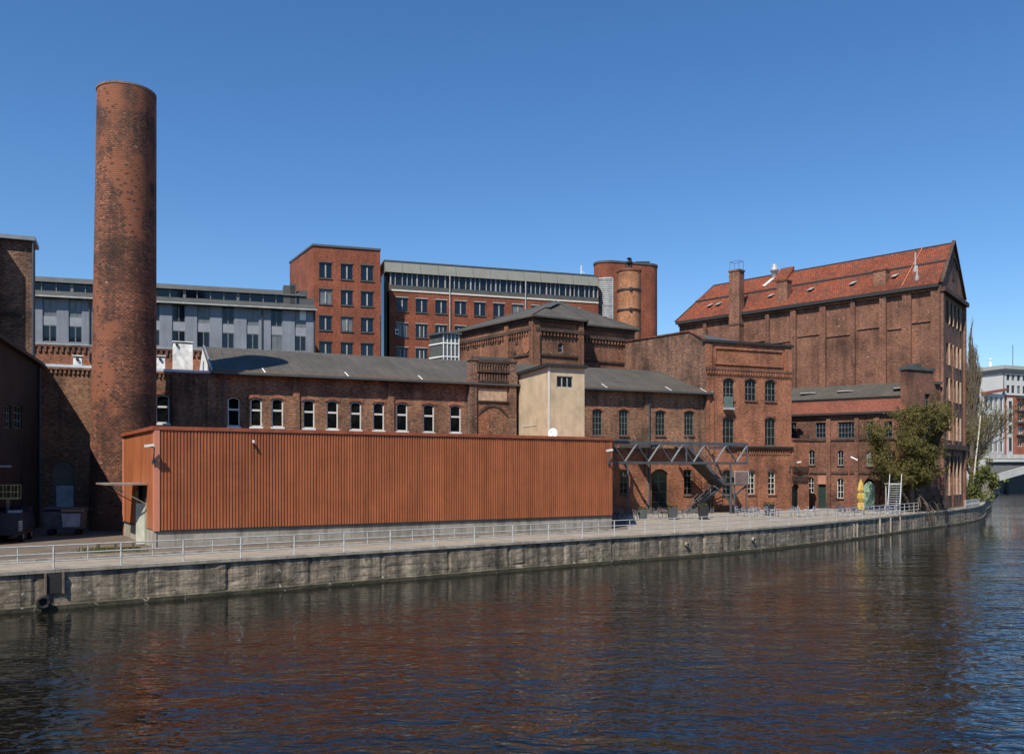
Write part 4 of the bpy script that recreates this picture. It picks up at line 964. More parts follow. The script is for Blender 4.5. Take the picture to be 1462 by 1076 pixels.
# ------------------------------------------------------------------ hipped pavilion behind the hall
pv = thing('hipped_pavilion', 'brick pavilion with shallow hipped grey roof and moulded cornices behind the hall', 'brick pavilion', (2, 112, G))
P1 = Fr((-7.6, 120.9), (2.66, 108)); P2 = Fr((2.66, 108), (9.0, 111.5)); P3 = Fr((9.3, 114.4), (16.6, 118.4))
zE = CZ + (HY - 452) / F * 108
mb = MB()
for f in (P1, P3): wall(mb, f, 0, f.L, G, zE)
o = (P2.u(797), P2.u(804), P2.z(800, 503), P2.z(800, 489), .3); wall(mb, P2, 0, P2.L, G, zE, [o], .3)
for p, qq in ((P2.p(P2.L, 0), P3.p(0, 0)), (P3.p(P3.L, 0), Vector((12, 131, 0))), (Vector((12, 131, 0)), P1.p(0, 0))): mb.face([(p.x, p.y, G), (qq.x, qq.y, G), (qq.x, qq.y, zE), (p.x, p.y, zE)])
mb.build('wall', BR_PAVI, pv)
window(pv, P2, o, .2, 1, 2, FR_LIGHT, GLASS, .06, .04)
mb = MB()
for f, us in ((P1, (0.2, P1.u(722.5), P1.L - .55)), (P2, (.02, P2.L - .75))):
    for u in us: mb.fbox(f, u, u + .75, G, zE - .05, .003, .3)
mb.build('pilaster', BR_PAVI, pv)
mb = MB()
for f, x in ((P1, 740), (P2, 780), (P3, 850)):
    z1 = f.z(x, 470 if f is P1 else 466 if f is P2 else 480); z1 = zE - 1.7
    mb.fbox(f, .1, f.L - .1, z1, z1 + .4, .003, .36); mb.fbox(f, .1, f.L - .1, zE - .5, zE - .2, .003, .3); mb.fbox(f, .1, f.L - .1, zE - 4.7, zE - 4.45, .003, .18); mb.fbox(f, .1, f.L - .1, zE - 7.6, zE - 7.2, .003, .34)
mb.build('cornice', BR_SOOT, pv)
mb = MB()
for f in (P1, P2, P3):
    u = .3; mb = MB()
    while u < f.L - .4: mb.fbox(f, u, u + .22, zE - 2.2, zE - 1.72, .003, .28); u += .5
    mb.build('dentil_frieze', BR_PAVI, pv)
mb = MB()
for x, y in ((668, 497), (679, 495), (690, 492), (702, 490), (713, 488), (738, 489), (756, 478), (748, 497), (735, 503)):
    u = P1.u(x); z = P1.z(x, y); mb.bar(P1.p(u - .22, z, .05), P1.p(u + .22, z, .05), .12, .4)
mb.build('wall_anchor', BR_SOOT, pv)
mb = MB(); u, z = P1.u(752), P1.z(752, 490)
mb.quad_prism([P1.p(u + .75 * math.cos(t), z + 1.3 * math.sin(t), .003) for t in [k * math.pi / 8 for k in range(16)]], [P1.p(u + .75 * math.cos(t), z + 1.3 * math.sin(t), .15) for t in [k * math.pi / 8 for k in range(16)]]); mb.build('oval_medallion', BR_TOWR, pv)
ap = Vector((6.1, 121, CZ + (HY - 430) / F * 121)); lift = Vector((0, 0, .12))
r1, r2, r3 = P1.p(-.6, zE, .6) + lift, P2.p(0, zE, 0) + lift + Vector((-.1, -.9, 0)), P2.p(P2.L + .5, zE, .6) + lift
r4, r5, r6 = P3.p(.1, zE, .6) + lift, P3.p(P3.L + .5, zE, .6) + lift, Vector((12.5, 132, zE + .1))
mb = MB()
for a, b in ((r1, r2), (r2, r3), (r3, r4), (r4, r5), (r5, r6), (r6, r1)): slab2([a, b, ap], .14) if False else mb.quad_prism([a - Vector((0, 0, .22)), b - Vector((0, 0, .22)), ap - Vector((0, 0, .22))], [a, b, ap])
mb.build('hipped_roof', FELT, pv)
mb = MB()
for e in (r1, r2, r3, r5): mb.bar(e + Vector((0, 0, .05)), ap + Vector((0, 0, .05)), .18, .1)
mb.bar(r2.lerp(ap, .45) + Vector((.4, 0, .1)), ap.lerp(r2, .15) + Vector((.6, 0, .1)), .9, .06); mb.build('hip_capping', GREYROOF, pv)

# glazed lantern on the roof between office and pavilion
GL = Fr((-9.6, 105.5), (-6.2, 107)); gl = thing('glazed_roof_lantern', 'small glazed roof lantern with white frame and flat grey lid between hall roof and pavilion', 'roof lantern', GL.p(GL.L / 2, 17)[:])
u0, u1 = GL.u(633), GL.u(655); zb, zt = 17, GL.z(640, 477)
GLL = Fr(GL.p(u0, 0, -2.6).xy - GL.w * .9, GL.p(u0, 0).xy)
mb = MB(); mb.face([GL.p(u0, zb), GL.p(u1, zb), GL.p(u1, zt), GL.p(u0, zt)]); mb.face([GLL.p(0, zb), GLL.p(GLL.L, zb), GLL.p(GLL.L, zt), GLL.p(0, zt)]); a, b, c = GL.p(u1, zb), GL.p(u1, zb, -2.6), GLL.p(0, zb)
for p, qq in ((a, b), (b, c)): mb.face([p, qq, (qq.x, qq.y, zt), (p.x, p.y, zt)])
mb.build('glazing', simple('grey_glass', (.085, .09, .085), .2), gl)
mb = MB()
for k in range(5): u = u0 + (u1 - u0) * k / 4; mb.fbox(GL, u - .05, u + .05, zb, zt, .003, .08)
for f, a, b in ((GL, u0, u1), (GLL, 0, GLL.L)):
    for z in (GL.z(640, 490), GL.z(640, 509)): mb.fbox(f, a, b, z - .07, z + .07, .004, .1)
mb.build('white_bars', WHITE, gl)
mb = MB(); c4 = [GLL.p(-.2, zt, .3), GL.p(u0 - .2, zt, .4), GL.p(u1 + .3, zt, .3), GL.p(u1 + .3, zt, -2.9)]; mb.quad_prism(c4, [p + Vector((0, 0, .22)) for p in c4]); mb.build('lid', STEEL_D, gl)

# ------------------------------------------------------------------ modern red office: tower and long wing
OT = Fr((-29.5, 130), (-20, 132.9)); 
ot = thing('red_office_tower', 'five storey smooth red office tower with square paired windows, left of the long wing', 'office building', OT.p(OT.L / 2, G)[:])
zT = OT.z(447, 351); OS = Fr((-35.8, 141), (-29.5, 130))
zs = [(OT.z(456, yb), OT.z(456, yt)) for yt, yb in ((374.5, 396.5), (412.5, 433.5), (450.5, 471), (487.5, 510))]
xs = [(455.8, 473.8), (486.6, 503.8), (515.3, 533)]
ops = [(OT.u(a), OT.u(b), zb, zt) for a, b in xs for zb, zt in zs]
mb = MB(); wall(mb, OT, 0, OT.L, G, zT, ops, .3); wall(mb, OS, 0, OS.L, G, zT); e = OT.p(OT.L, 0); e2 = Vector((-26.3, 143.9, 0))
for p, qq in ((e, e2), (e2, Vector((-35.8, 141, 0)))): mb.face([(p.x, p.y, G), (qq.x, qq.y, G), (qq.x, qq.y, zT), (p.x, p.y, zT)])
mb.build('wall', BR_MOD, ot)
for o in ops:
    window(ot, OT, o, .2, 2, 1, FR_DARK, GLASS_B, .07, .14, GREYROOF)
mb = MB()
for o in ops: m = (o[0] + o[1]) / 2; mb.fbox(OT, m - .09, m + .09, o[2] + .1, o[3] - .35, -.13, .02)
mb.build('window_post', FR_LIGHT, ot)
mb = MB()
for o in ops: mb.fbox(OT, o[0] - .1, o[1] + .1, o[3] + .003, o[3] + .16, .003, .08)
mb.build('lintel', GREYROOF, ot)
mb = MB(); c4 = [Vector((-35.95, 141.1, zT)), OT.p(-.12, zT, .15), OT.p(OT.L + .1, zT, .15), e2 + Vector((.2, .2, zT))]; mb.quad_prism(c4, [p + Vector((0, 0, .3)) for p in c4]); mb.build('roof_edge', STEEL_D, ot)
OW = Fr((-20.2, 138), (14.7, 149)); 
ow = thing('red_office_wing', 'long red office wing with ribbon glazed top floor under a grey fascia', 'office building', OW.p(OW.L / 2, G)[:])
zT = OW.z(600, 375.5); zF = OW.z(600, 391.5); zB = OW.z(600, 415.5)
w1 = [565.7 + 28.15 * k - .25 * k * k * .35 for k in range(10)]
r1 = [(x, x + 16.8 - .12 * k) for k, x in enumerate(w1)]
rows = [(OW.z(600, 426.5), OW.z(600, 446)), (OW.z(600, 462.5), OW.z(600, 482)), (OW.z(600, 497), OW.z(600, 519))]
ops = [(OW.u(a), OW.u(b), zb, zt) for a, b in r1 for zt, zb in rows]
mb = MB(); wall(mb, OW, OW.u(556), OW.L, G, zB, ops, .3); mb.build('wall', BR_MOD, ow)
for o in ops: window(ow, OW, o, .2, 2, 1, FR_DARK, GLASS_B, .07, .14, GREYROOF)
mb = MB()
for o in ops:
    m = (o[0] + o[1]) / 2; lo = o[2] < rows[1][0] - .1 - 0
    for t in ((-.2, .2) if o[3] < rows[0][1] else (0,)): mb.fbox(OW, m + t * 1.6 - .08, m + t * 1.6 + .08, o[2] + .1, o[3] - .35, -.13, .02)
    mb.fbox(OW, o[0] - .1, o[1] + .1, o[3] + .003, o[3] + .14, .003, .07)
mb.build('window_post', FR_LIGHT, ow)
mb = MB(); mb.fbox(OW, .2, OW.u(556), G, zF, -4, -1.2); mb.build('glazed_joint', GLASS, ow)
mb = MB(); a = OW.u(557); mb.face([OW.p(a, zB, -.35), OW.p(OW.L, zB, -.35), OW.p(OW.L, zF, -.35), OW.p(a, zF, -.35)]); mb.build('ribbon_glass', GLASS_B, ow)
mb = MB(); u = OW.u(557); k = 0
while u < OW.L: mb.fbox(OW, u, u + (.11 if k % 5 else .2), zB + .03, zF, -.34, -.15); u += .78 + (.35 if k % 4 == 1 else 0); k += 1
mb.build('mullion', FR_LIGHT, ow)
mb = MB(); mb.fbox(OW, a, OW.L, zB + .02, zB + .75, -.14, -.08); mb.build('parapet_rail', GREYROOF, ow)
mb = MB(); mb.fbox(OW, a, OW.L, zB - .24, zB, -.2, .12); mb.build('cream_band', CREAM, ow)
mb = MB(); A_ = [OW.p(0.2, zF, .25), OW.p(OW.L, zF, .25), OW.p(OW.L, zF, -1), OW.p(.2, zF, -1)]; B_ = [OW.p(.2, zT, -.45), OW.p(OW.L, zT, -.45), OW.p(OW.L, zT, -1), OW.p(.2, zT, -1)]; mb.quad_prism(A_, B_); mb.build('fascia', FASCIA, ow)
mb = MB(); mb.fbox(OW, .1, OW.L, zT, zT + .22, -13, -.35); mb.build('roof', STEEL_D, ow)
mb = MB(); u = OW.u(575)
while u < OW.L: mb.bar(OW.p(u, zF + .05, .262), OW.p(u, zT - .05, -.43), .05, .03); u += 2.9
mb.build('fascia_joint', GREYROOF, ow)
mb = MB()
for px in (642, 750): u = OW.u(px); mb.tube([OW.p(u, zF, .2), OW.p(u, G, .12)], .1, 8)
mb.build('downpipe', FR_LIGHT, ow)
mb = MB(); mb.face([OW.p(a, G, -.5), OW.p(a, zT, -.5), OW.p(a, zT, -13), OW.p(a, G, -13)]); mb.face([OW.p(OW.L, G), OW.p(OW.L, zT), OW.p(OW.L, zT, -13), OW.p(OW.L, G, -13)]); mb.face([OW.p(0, G, -13), OW.p(OW.L, G, -13), OW.p(OW.L, zT, -13), OW.p(0, zT, -13)]); mb.build('rear_wall', BR_MOD, ow)
p = OW.p(OW.u(833), zT + .2, -1); t = thing('roof_aerial', 'thin white aerial standing on the office wing roof', 'aerial', p[:]); mb = MB(); mb.tube([p, p + Vector((0, 0, 1.6))], .09, 6); mb.tube([p + Vector((.05, 0, .5)), p + Vector((.6, 0, .35))], .06, 6); mb.build('mast', WHITE, t)
# AC unit hanging on the office facade
c = OW.p(OW.u(567), OW.z(567, 478), .3); ac = thing('air_conditioner', 'small white air conditioner under an office window', 'air conditioner', c[:]); mb = MB(); mb.fbox(OW, OW.u(563.5), OW.u(569), OW.z(567, 478), OW.z(567, 470.5), .02, .5); mb.build('casing', WHITE, ac); mb = MB(); k = OW.u(566.3); mb.tube([OW.p(k, OW.z(567, 474.3), .5), OW.p(k, OW.z(567, 474.3), .53)], .25, 12); mb.build('fan_grille', FR_DARK, ac)

# oval stair tower
ov = thing('oval_stair_tower', 'red brick stair tower with rounded ends, grey rim and silver louvred panel', 'stair tower', (19.5, 154, G))
zT = CZ + (HY - 377) / F * 152
oc = Vector((20.0, 154)); ex = Vector((.95, .3)).normalized(); ey = Vector((-ex.y, ex.x)); hl, rr = 3.55, 2.3
def stad(r, off=0):
    out = []
    for k in range(25): t = -math.pi / 2 + math.pi * k / 24; out.append(oc + ex * (hl + r * math.cos(t)) + ey * r * math.sin(t))
    for k in range(25): t = math.pi / 2 + math.pi * k / 24; out.append(oc + ex * (-hl + r * math.cos(t)) + ey * r * math.sin(t))
    return out
mb = MB(); s_ = stad(rr); L = 0
for p, qq in zip(s_, s_[1:] + s_[:1]):
    l2 = L + (qq - p).length; mb.face([(p.x, p.y, G), (qq.x, qq.y, G), (qq.x, qq.y, zT), (p.x, p.y, zT)], 0, [(L, G), (l2, G), (l2, zT), (L, zT)]); L = l2
mb.build('wall', BR_MOD, ov)
mb = MB(); s2 = stad(rr + .12); mb.quad_prism([(p.x, p.y, zT) for p in s2], [(p.x, p.y, zT + .35) for p in s2]); mb.build('rim', GREYROOF, ov)
s3 = stad(rr + .08); seg = [p for p in s3 if CX + F * p.x / p.y < 884 and (p - oc).dot(Vector((-.13, -.99))) > -.5 and (p-oc).dot(ex) < -.5]
z0, z1 = CZ + (HY - 470) / F * 152, CZ + (HY - 400) / F * 152
mb = MB(); mf = MB()
for p, qq in zip(seg, seg[1:]):
    z = z0
    while z < z1: mb.quad_prism([(p.x, p.y, z), (qq.x, qq.y, z), (qq.x + .05, qq.y + .25, z), (p.x + .05, p.y + .25, z)], [(p.x, p.y, z + .22), (qq.x, qq.y, z + .22), (qq.x + .05, qq.y + .25, z + .3), (p.x + .05, p.y + .25, z + .3)]); z += .34
    for z in (z0, (z0 + z1) / 2 - .4, z1): mf.bar((p.x, p.y, z), (qq.x, qq.y, z), .2, .2)
mb.build('louvre_panel', simple('silver_louvres', (.42, .44, .44), .45, .2), ov)
if seg:
    for p in (seg[0], seg[-1]): mf.bar((p.x, p.y, z0), (p.x, p.y, z1), .2, .2)
mf.build('louvre_frame', FR_LIGHT, ov)
mb = MB(); p = oc + ex * 3.2; mb.box((p.x - 1.2, p.y - .8, zT + .35), (p.x + 1.2, p.y + .8, zT + 1.0)); mb.build('roof_hatch', TAR, ov)

# pale orange brick silo
sc = (18.45, 138); si = thing('banded_brick_silo', 'round pale orange brick chimney with black iron bands before the oval tower', 'brick chimney', (*sc, G))
zT = CZ + (HY - 385.5) / F * 136.3
mb = MB(); mb.lathe(sc, [(1.84, G), (1.82, zT)], 40); mb.build('shaft', BR_SILO, si, smooth=True)
mb = MB(); mb.lathe(sc, [(1.82, zT), (1.95, zT), (1.95, zT + .3), (1.3, zT + .3), (1.3, zT - 1)], 40); mb.build('rim', BR_LOW, si)
for y in (412.5, 441.5, 467.5):
    z = CZ + (HY - y) / F * 136.3; mb = MB(); mb.lathe(sc, [(1.85, z - .14), (1.93, z - .14), (1.93, z + .14), (1.85, z + .14)], 40); mb.box((sc[0] - .2, sc[1] - 2.1, z - .22), (sc[0] + .2, sc[1] - 1.88, z + .22)); mb.build('iron_band', IRON, si)
mb = MB(); z = zT + .25
for x, h in ((-.55, 1.2), (-.1, 1.5), (.3, 1.7)): mb.tube([(sc[0] + x, sc[1] - .2, z - .5), (sc[0] + x, sc[1] - .2, z + h)], .12, 8)
mb.lathe((sc[0], sc[1] - .2), [(.15, z + .9), (.55, z + 1.1), (.6, z + 1.35), (.15, z + 1.5), (.15, z + 1.7), (.45, z + 1.85), (.1, z + 2.1), (.01, z + 2.1)], 12)
mb.build('flue_cowl', IRON, si)

# ------------------------------------------------------------------ blue-grey clad hall building on the left
GB = Fr((-60, 104.3), (-25.4, 114.7)); uE = GB.u(449); GB = Fr(GB.o, GB.p(uE, 0).xy)
gb = thing('grey_clad_loft', 'blue-grey metal clad loft building with tall paired windows behind the chimney', 'loft building', GB.p(GB.L / 2, G)[:])
z1 = GB.z(245, 431); z0 = GB.z(245, 497); zBR = GB.z(245, 495)
xs = [(60.7, 80.8), (98, 117), (135, 154), (172, 191), (209, 228), (245.7, 264.5), (281.4, 299.6), (317, 334.3), (352, 369.4), (386.7, 403), (420.8, 437)]
ops = [(GB.u(a), GB.u(b), z0 + .25, z1 - .25) for a, b in xs]
mb = MB(); wall(mb, GB, 0, GB.L, z0, z1, ops, .35); rest(mb, GB, 0, GB.L, z0, z1, 16); mb.build('cladding', GREYCLAD, gb)
for o in ops:
    H = o[3] - o[2]; window(gb, GB, (o[0], o[1], o[2], o[2] + H * .38), .2, 2, 1, FR_GREY, GLASS_B, .09, .13); window(gb, GB, (o[0], o[1], o[2] + H * .58, o[3]), .2, 2, 1, FR_GREY, GLASS_B, .09, .13)
mb = MB()
for o in ops: H = o[3] - o[2]; mb.fbox(GB, o[0], o[1], o[2] + H * .38 + .003, o[2] + H * .58 - .003, -.22, -.12); 
SPLIT.add('spandrel'); mb.build('spandrel', simple('pale_grey_panel', (.24, .255, .28), .5, var=.15), gb)
mb = MB(); a, b = GB.u(428), GB.u(437); mb.fbox(GB, a, b, GB.z(432, 457), GB.z(432, 442), -.1, -.06); mb.build('white_blind', WHITE, gb)
mb = MB(); wall(mb, GB, 0, GB.L, G, z0 - .15); rest(mb, GB, 0, GB.L, G, z0 - .15, 16); mb.build('brick_base', BR_TOWR, gb)
mb = MB(); mb.fbox(GB, -.1, GB.L, z0 - .13, z0 - .003, -.3, .25); mb.build('sill_band', FR_LIGHT, gb)
mb = MB(); u = .1
while u < GB.L: mb.fbox(GB, u, u + .3, z0 - 1.0, z0 - .35, .003, .18); u += .62
mb.fbox(GB, 0, GB.L, z0 - .35, z0 - .14, .003, .2); mb.build('frieze', BR_LOW, gb)
zc0, zc1 = GB.z(245, 421.5), GB.z(245, 410)
mb = MB(); A_ = [GB.p(-.2, z1, .5), GB.p(GB.L + .2, z1, .5), GB.p(GB.L + .2, z1, -3), GB.p(-.2, z1, -3)]; B_ = [GB.p(-.2, zc0, -1.3), GB.p(GB.L + .1, zc0, -1.3), GB.p(GB.L + .1, zc0, -3), GB.p(-.2, zc0, -3)]; mb.quad_prism(A_, B_)
mb.fbox(GB, -.2, GB.L + .2, z1 - .25, z1 - .003, -.2, .7)
uC = GB.u(437)
A_ = [GB.p(-.2, zc1, -.9), GB.p(uC, zc1, -.9), GB.p(uC, zc1, -9), GB.p(-.2, zc1, -9)]; B_ = [GB.p(-.2, zc1 + .7, -1.6), GB.p(uC, zc1 + .7, -1.6), GB.p(uC, zc1 + 2.2, -9), GB.p(-.2, zc1 + 2.2, -9)]; mb.quad_prism(A_, B_)
mb.build('sheet_roof', GREYROOF, gb)
mb = MB(); mb.fbox(GB, -.1, uC - .3, zc0, zc1, -8, -1.42); mb.build('clerestory_glass', GLASS_B, gb)
mb = MB(); u = 0; k = 0
while u < uC - .4: mb.fbox(GB, u, u + (.34 if k % 4 == 0 else .12), zc0, zc1, -1.415, -1.25); u += 1.62; k += 1
mb.build('clerestory_post', FR_GREY, gb)
mb = MB(); mb.fbox(GB, -.2, GB.L + .3, z1 - .28, z1 - .1, .71, .86); mb.build('gutter', FR_LIGHT, gb)
mb = MB()
for a, b, y in ((405, 422, 405), (415, 424, 402), (428, 440, 412), (440, 449, 424)): mb.fbox(GB, GB.u(a), GB.u(b), zc0 - 1, GB.z((a + b) / 2, y), -4, -1.1)
mb.build('stepped_end', GREYROOF, gb)
for px in (128, 374): 
    u = GB.u(px); mb = MB(); mb.tube([GB.p(u, z1 - .2, .6), GB.p(u, z1 - 1, .12), GB.p(u, z0 - 2, .12)], .09, 8); mb.build('downpipe', STEEL_D, gb)
mb = MB(); mb.fbox(GB, GB.L - .12, GB.L + .1, z0, z1 - .3, .003, .12); mb.build('corner_trim', TAR, gb)
# ------------------------------------------------------------------ steel gantry and stairs in front of hall and tower
def gnd(px, py, z=G): Y = F * (CZ - z) / (py - HY); return Vector(((px - CX) / F * Y, Y, z))
GT = Fr(HW.p(U(872), 0, 4.8).xy, HW.p(U(1000), 0, 4.8).xy); u0_ = GT.u(873.5); GT = Fr(GT.p(u0_, 0).xy, GT.p(u0_ + 10, 0).xy); uE = GT.u(1068.5)
ga = thing('steel_gantry', 'dark grey steel lattice gantry standing before hall and tower, right of the shed', 'gantry', GT.p(uE / 2, G)[:])
zt, zb = GT.z(970, 630.5), GT.z(970, 660.5); DW = 3.9
for d in (0,):
    n = 12
    mb = MB(); mb.fbox(GT, .1, uE, zt - .32, zt, d - .2, d + .001); mb.fbox(GT, .1, uE, zb - .13, zb + .13, d - .16, d + .001); mb.build('chord', STEEL_D, ga)
    mb = MB()
    for k in range(1, n, 2):
        a, b = .15 + (uE - .3) * k / n, .15 + (uE - .3) * (k + 1) / n
        mb.bar(GT.p(a, zb + .1, d - .06), GT.p(b, zt - .3, d - .06), .15, .12)
    mb.build('sunlit_lattice_bar', simple('sunlit_bar_steel', (.26, .265, .265), .5, .2), ga)  # paler than the dark bars: sunlight on these diagonals is in the colour
    mb = MB()
    for k in range(0, n, 2):
        a, b = .15 + (uE - .3) * k / n, .15 + (uE - .3) * (k + 1) / n
        mb.bar(GT.p(a, zt - .3, d - .06), GT.p(b, zb + .1, d - .06), .13, .10)
    for u in (.2, uE * .53, uE - .1): mb.bar(GT.p(u, zb, d - .08), GT.p(u, zt, d - .08), .16)
    mb.build('dark_lattice_bar', STEEL_D, ga)
mb = MB(); mb.fbox(GT, -.4, 1.95, zt + .003, zt + .16, -DW - .6, .25); mb.fbox(GT, 1.96, GT.u(1008), zt + .003, zt + .12, -DW - .55, -DW + .35); mb.build('deck_roof', STEEL_D, ga)
mb = MB()
for px, wd in ((938, .95), (912, .14), (1045, .2)):
    u = GT.u(px); mb.fbox(GT, u - wd / 2, u + wd / 2, zt - .62, zt - .33, -DW + .01, -.21)
u = GT.u(962)
mb.build('cross_beam', STEEL_D, ga)
um = GT.u(1044); zl = GT.z(1044, 691)
for u, d in ((um, -.1), (um + .1, -DW), (GT.u(924), -DW)):
    mb = MB(); p = GT.p(u, G, d); mb.bar(p, (p.x, p.y, zb - .13), .2); mb.build('post', STEEL_D, ga)
mb = MB()
mb.bar(GT.p(um, 3.4, -.3), GT.p(um + 2.2, zl - .25, -.3), .16); mb.bar(GT.p(um, 3.4, -.3), GT.p(um - 2.0, zl - .2, -.3), .16); mb.build('knee_brace', STEEL_D, ga)
st = thing('steel_staircase', 'steep grey steel staircase with landing and mesh guard under the gantry', 'staircase', GT.p(um, G, -1.5)[:])
def flight(p, q, wd, n, name):
    mb = MB(); p, q = Vector(p), Vector(q); h = Vector((q.x - p.x, q.y - p.y, 0)).normalized(); s = Vector((-h.y, h.x, 0)) * wd / 2
    for k in range(n + 1): c = p.lerp(q, k / n); mb.bar(c - s, c + s, .26, .045)
    mb.build(name + '_treads' if False else 'treads', simple('worn_tread_steel', (.16, .15, .145), .5, .3), st)
    mb = MB()
    for sg in (-1, 1): mb.bar(p + s * sg, q + s * sg, .06, .3)
    mb.build('stringer', STEEL_D, st)
    mb = MB(); dn = Vector((0, 0, -.17)); mb.bar(p + dn, q + dn, wd - .1, .03); mb.build('soffit', STEEL_D, st)
    mb = MB(); up = Vector((0, 0, 1.0))
    for sg in (-1, 1):
        for hh in (1, .55): mb.bar(p + s * sg + up * hh, q + s * sg + up * hh, .05)
        for k in range(0, 6): c = p.lerp(q, k / 5) + s * sg; mb.bar(c, c + up, .05)
    mb.build('handrail', simple('dull_steel_rail', (.17, .18, .19), .5, .3), st)
flight(GT.p(GT.u(990), zt - .4, -2.3), GT.p(um - .2, zl, -2.1), 2.5, 15, 'upper')
flight(GT.p(um + .4, zl - .05, -2.4), GT.p(um - 3.2, G + .05, -3.3), 1.3, 14, 'lower')
mb = MB(); mb.fbox(GT, um - .3, um + 2.4, zl - .14, zl, -3, 0); mb.build('landing', STEEL_D, st)
mb = MB(); mb.fbox(GT, um + .6, um + 2.4, zl + .05, zl + 1.35, -.05, -.01); mb.fbox(GT, um + 2.36, um + 2.4, zl + .05, zl + 1.35, -3, -.06); mb.build('mesh_guard', simple('brownish_mesh', (.16, .11, .10), .8), st)
mb = MB()
for u in (um + .5, um + 2.4): mb.bar(GT.p(u, zl, -.02), GT.p(u, zl + 1.45, -.02), .06)
mb.fbox(GT, um + .5, um + 2.4, zl + 1.38, zl + 1.45, -.06, .01); mb.build('guard_rail', STEEL, st)
for u, d in ((um + .55, -.15), (um + 2.2, -2.8), (um+2.2, -.2)):
    mb = MB(); p = GT.p(u, G, d); mb.bar(p, (p.x, p.y, zl - .15), .13); mb.build('leg', STEEL_D, st)

# ------------------------------------------------------------------ terrace furniture
def make_chair(mat, label, group):
    t = thing('cafe_chair', label, 'chair', (0, 0, 0), group)
    mb = MB(); mb.box((-.24, -.24, .43), (.24, .24, .47)); mb.build('seat', mat, t)
    mb = MB()
    for z in (.6, .72, .84): mb.bar((-.24, .25, z), (.24, .25, z), .07, .05)
    mb.tube([(-.25, .23, .45), (-.25, .27, .95), (0, .28, 1.02), (.25, .27, .95), (.25, .23, .45)], .025, 6); mb.build('backrest', mat, t)
    for x in (-.22, .22):
        for y in (-.22, .22): mb = MB(); mb.tube([(x, y, .44), (x * 1.15, y * 1.2, 0)], .024, 6); mb.build('leg', STEEL, t)
        mb = MB(); mb.tube([(x * 1.15, .24, .66), (x * 1.2, -.18, .68), (x * 1.1, -.22, .45)], .024, 6); mb.build('armrest', mat, t)
    return t
def make_table(mat, label, group, w=.7, l=.7, r=False):
    t = thing('terrace_table', label, 'table', (0, 0, 0), group)
    mb = MB(); mb.box((-w / 2, -l / 2, .71), (w / 2, l / 2, .75)); mb.build('tabletop', mat, t)
    for x in (-1, 1):
        for y in (-1, 1): mb = MB(); mb.bar((x * (w / 2 - .06), y * (l / 2 - .06), 0), (x * (w / 2 - .06), y * (l / 2 - .06), .71), .045); mb.build('leg', STEEL, t)
    return t
def place(proto, spots, z=G):
    first = True
    for x, y, rz in spots:
        o = proto if first else dup(proto)
        o.location = (x, y, z + (.005)); o.rotation_euler = (0, 0, rz); first = False
CH_GREY = simple('grey_chair_frame', (.12, .125, .13), .5); CH_BLUE = simple('dark_blue_chair', (.035, .05, .10), .5); CH_PALE = simple('pale_metal_chair', (.33, .36, .40), .45, .2); TT_PINK = simple('dull_red_tabletop', (.36, .14, .11), .6)
def row(list_, py, dz=.25):
    out = []
    for i, px in enumerate(list_): v = gnd(px, py + (i * 37 % 5) * .5); out.append((v.x, v.y, random.uniform(0, 6.28)))
    return out
place(make_chair(CH_GREY, 'dark grey cafe chair in the deep shade beside the right end of the red shed', 'cafe chairs in the shade by the shed'), row([881, 886, 893, 898, 905, 911], 741))
place(make_chair(CH_GREY, 'grey cafe chair standing near the arched hall door under the gantry', 'cafe chairs by the arched door'), row([924, 930, 936, 943, 949, 957, 964, 970, 977, 984, 990, 997, 1006, 1014], 738))
place(make_chair(CH_PALE, 'pale metal cafe chair below the steel staircase before the tower house', 'cafe chairs before the tower house'), row([1055, 1064, 1073, 1080, 1088, 1096, 1103], 736))
place(make_chair(CH_PALE, 'pale metal cafe chair behind the railing before the porch and green door', 'cafe chairs before the green door'), row([1128, 1137, 1143, 1150, 1158, 1166], 736))
place(make_chair(CH_BLUE, 'dark blue cafe chair behind the railing between street lamp and yellow parasol', 'blue cafe chairs left of the parasol'), row([1196, 1203, 1210, 1217, 1222], 735.5))
place(make_chair(CH_BLUE, 'dark blue cafe chair behind the railing between yellow parasol and steel ladder', 'blue cafe chairs right of the parasol'), row([1238, 1246, 1253, 1260, 1266, 1273], 733.5))
v = gnd(950, 739); t = make_table(TT_PINK, 'long dull red topped table before the arched hall door', None, 1.9, .8); place(t, [(v.x, v.y, .3)])
v = gnd(912, 741); t = make_table(CH_GREY, 'small dark table in the shade beside the red shed', None, 1.0, .8); place(t, [(v.x, v.y, .5)])
v = gnd(1110, 737); t = make_table(CH_PALE, 'pale square table between tower house corner and railing', None, .9, .8); place(t, [(v.x, v.y, .4)])
v = gnd(1181, 736); t = make_table(CH_PALE, 'pale small table left of the street lamp', None, .8, .8); place(t, [(v.x, v.y, .4)])
v = gnd(1231, 734); t = make_table(CH_PALE, 'pale small table just right of the yellow parasol', None, .8, .8); place(t, [(v.x + .5, v.y + .8, .4)])
